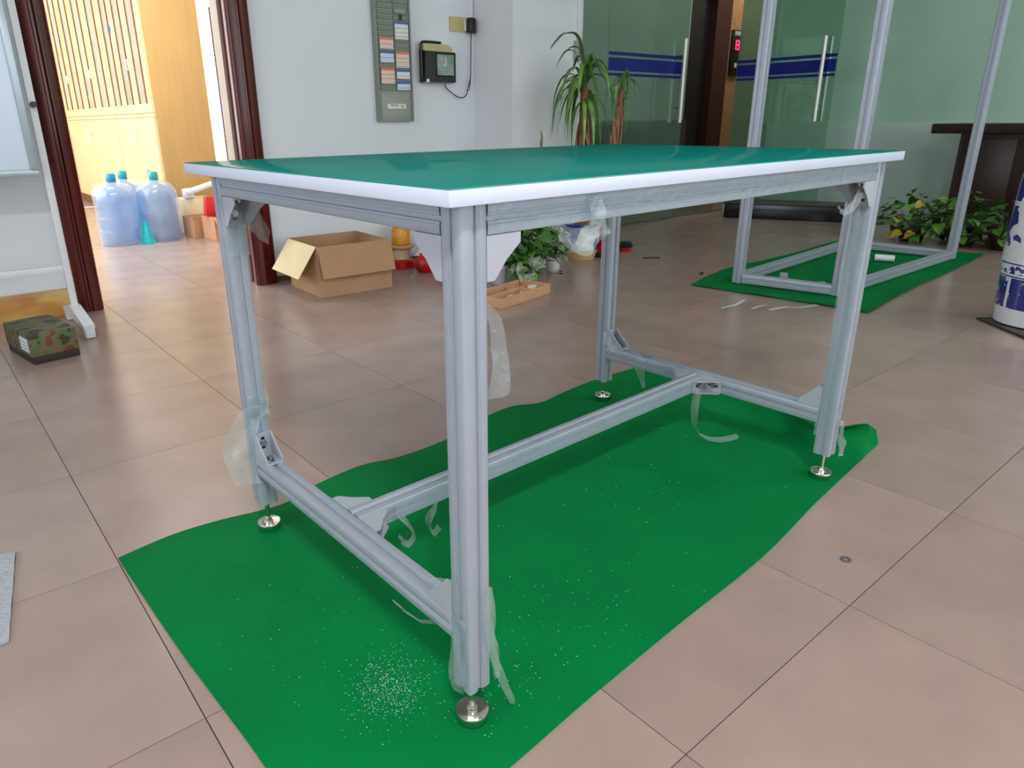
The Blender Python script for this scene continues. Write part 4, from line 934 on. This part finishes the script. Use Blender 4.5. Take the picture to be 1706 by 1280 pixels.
# floor vase on its dark stand
vs = thing('floor_vase', 'big blue and white porcelain floor vase at the right edge', 'vase', (3.295, 0.14, 0.0105))
obj('vase_body', lathe(BM(), [(0.150, 0.0), (0.158, 0.004), (0.160, 0.05), (0.165, 0.09), (0.170, 0.22), (0.176, 0.27), (0.178, 0.40), (0.174, 0.60), (0.160, 0.76), (0.125, 0.86), (0.10, 0.90), (0.115, 0.95), (0.13, 0.96), (0.12, 0.955), (0.09, 0.90)], 56), 'porcelain', vs)
b = B(-0.40, 0.10, -0.42, 0.0, 0.0, 0.009, bev=0.002); tag(obj('vase_board', b, 'brownwood', loc=(3.15, 0.266, 0.0005), rot=0.867), 'thin dark wooden board under the porcelain floor vase', 'board')
# reception counter
rc = thing('reception_counter', 'dark wooden reception counter with overhanging top behind the leafy plants', 'counter', (6.0, 1.62, 0))
obj('counter_top', B(-0.12, 0.45, -3.4, 0.0, 0.745, 0.818, bev=0.010), 'brownwood', rc); obj('counter_body', B(0.02, 0.42, -3.35, -0.17, 0.0, 0.745), 'brownwood', rc)
for k in range(9): obj('front_panel', B(0.005, 0.02, -0.55-0.35*k, -0.20-0.35*k, 0.06, 0.71, bev=0.003), 'brownwood', rc)
# black stone step along the right wall
stp = thing('stone_plinth', 'low black stone plinth along the right wall beyond the open glass door', 'plinth', (5.49, 3.10, 0), 0.44)
obj('plinth_block', B(0, 0.22, -1.25, 0, 0, 0.13, bev=0.004), 'blackstone', stp); obj('plinth_lid', B(-0.02, 0.22, -1.25, 0.0, 0.13, 0.155, bev=0.003), 'lobby_dark', stp)
# bits on the second mat and on the tiles
rl = thing('white_roll', 'small white plastic roll lying on the smaller green mat', 'roll', (4.29, 1.185, 0.0285), 0.0)
b = BM(); rod(b, (-0.012, 0.05, 0), (0.03, -0.052, 0), 0.021, 20); obj('roll_body', b, 'white', rl)
b = BM(); rod(b, (-0.013, 0.052, 0), (-0.012, 0.0505, 0), 0.014, 16); obj('roll_end', b, 'black', rl)
b = BM(); rod(b, (4.48, 1.02, 0.010), (4.52, 0.90+0.09, 0.010), 0.005, 8); tag(obj('wooden_stick', b, 'stick'), 'short brown stick on the smaller mat near the frame rail', 'stick')
def clipf(x, y, rz, label):
    b = BM(); box(b, -0.022, 0.022, -0.02, 0.02, 0, 0.004); box(b, -0.022, -0.018, -0.02, 0.02, 0.004, 0.038); box(b, -0.018, 0.02, 0.016, 0.020, 0.004, 0.022)
    tag(obj('angle_bracket', b, 'cast', loc=(x, y, 0.0065), rot=rz), label, 'bracket')
clipf(3.36, 1.34, 0.3, 'loose metal angle bracket standing on the smaller mat near the left frame post')
clipf(3.28, 1.10, 0.9, 'loose metal angle bracket lying on the smaller mat by the near frame rail')
def scrap(path, w, label):
    Pp = cat(path, 5); n = len(Pp)-1
    b = grid(BM(), lambda a, c: Pp[int(round(a*n))]+Vector((0.2, 1, 0)).normalized()*w*(c-0.5)+Vector((0, 0, 0.006*abs(mnoise.noise(Vector((a*9, c*3, w)))))), n, 3)
    tag(obj('film_scrap', b, 'scrap'), label, 'scrap')
scrap([(2.52, 1.20, 0.003), (2.58, 1.16, 0.02), (2.66, 1.16, 0.03), (2.72, 1.17, 0.012)], 0.022, 'curled clear film scrap on the tiles, left one before the smaller mat')
scrap([(2.66, 1.03, 0.003), (2.70, 0.98, 0.020), (2.76, 0.94, 0.016), (2.86, 0.90, 0.020)], 0.026, 'curled whitish film scrap on the tiles touching the smaller mat edge')
scrap([(2.62, 1.10, 0.003), (2.68, 1.07, 0.014), (2.72, 1.02, 0.006)], 0.018, 'small clear film scrap between the two longer ones')
scrap([(0.70, 0.70, 0.008), (0.73, 0.68, 0.020), (0.75, 0.66, 0.008)], 0.018, 'tiny clear film scrap on the large green mat behind the stretcher')
b = BM(); box(b, -0.018, 0.018, -0.006, 0.006, 0, 0.014, bev=0.003); tag(obj('black_clip', b, 'black', loc=(3.14, 1.735, 0.0005), rot=0.4), 'tiny black clip on the tiles just beyond the smaller green mat', 'clip')
b = BM(); lathe(b, [(0.0055, 0.0004), (0.0105, 0.0004), (0.0105, 0.0022), (0.0055, 0.0022), (0.0055, 0.0004)], 24, cap=False)
tag(obj('washer', b, 'slot', loc=(0.906, -0.133, 0)), 'small dark steel washer on the tiles right of the green mat', 'washer')
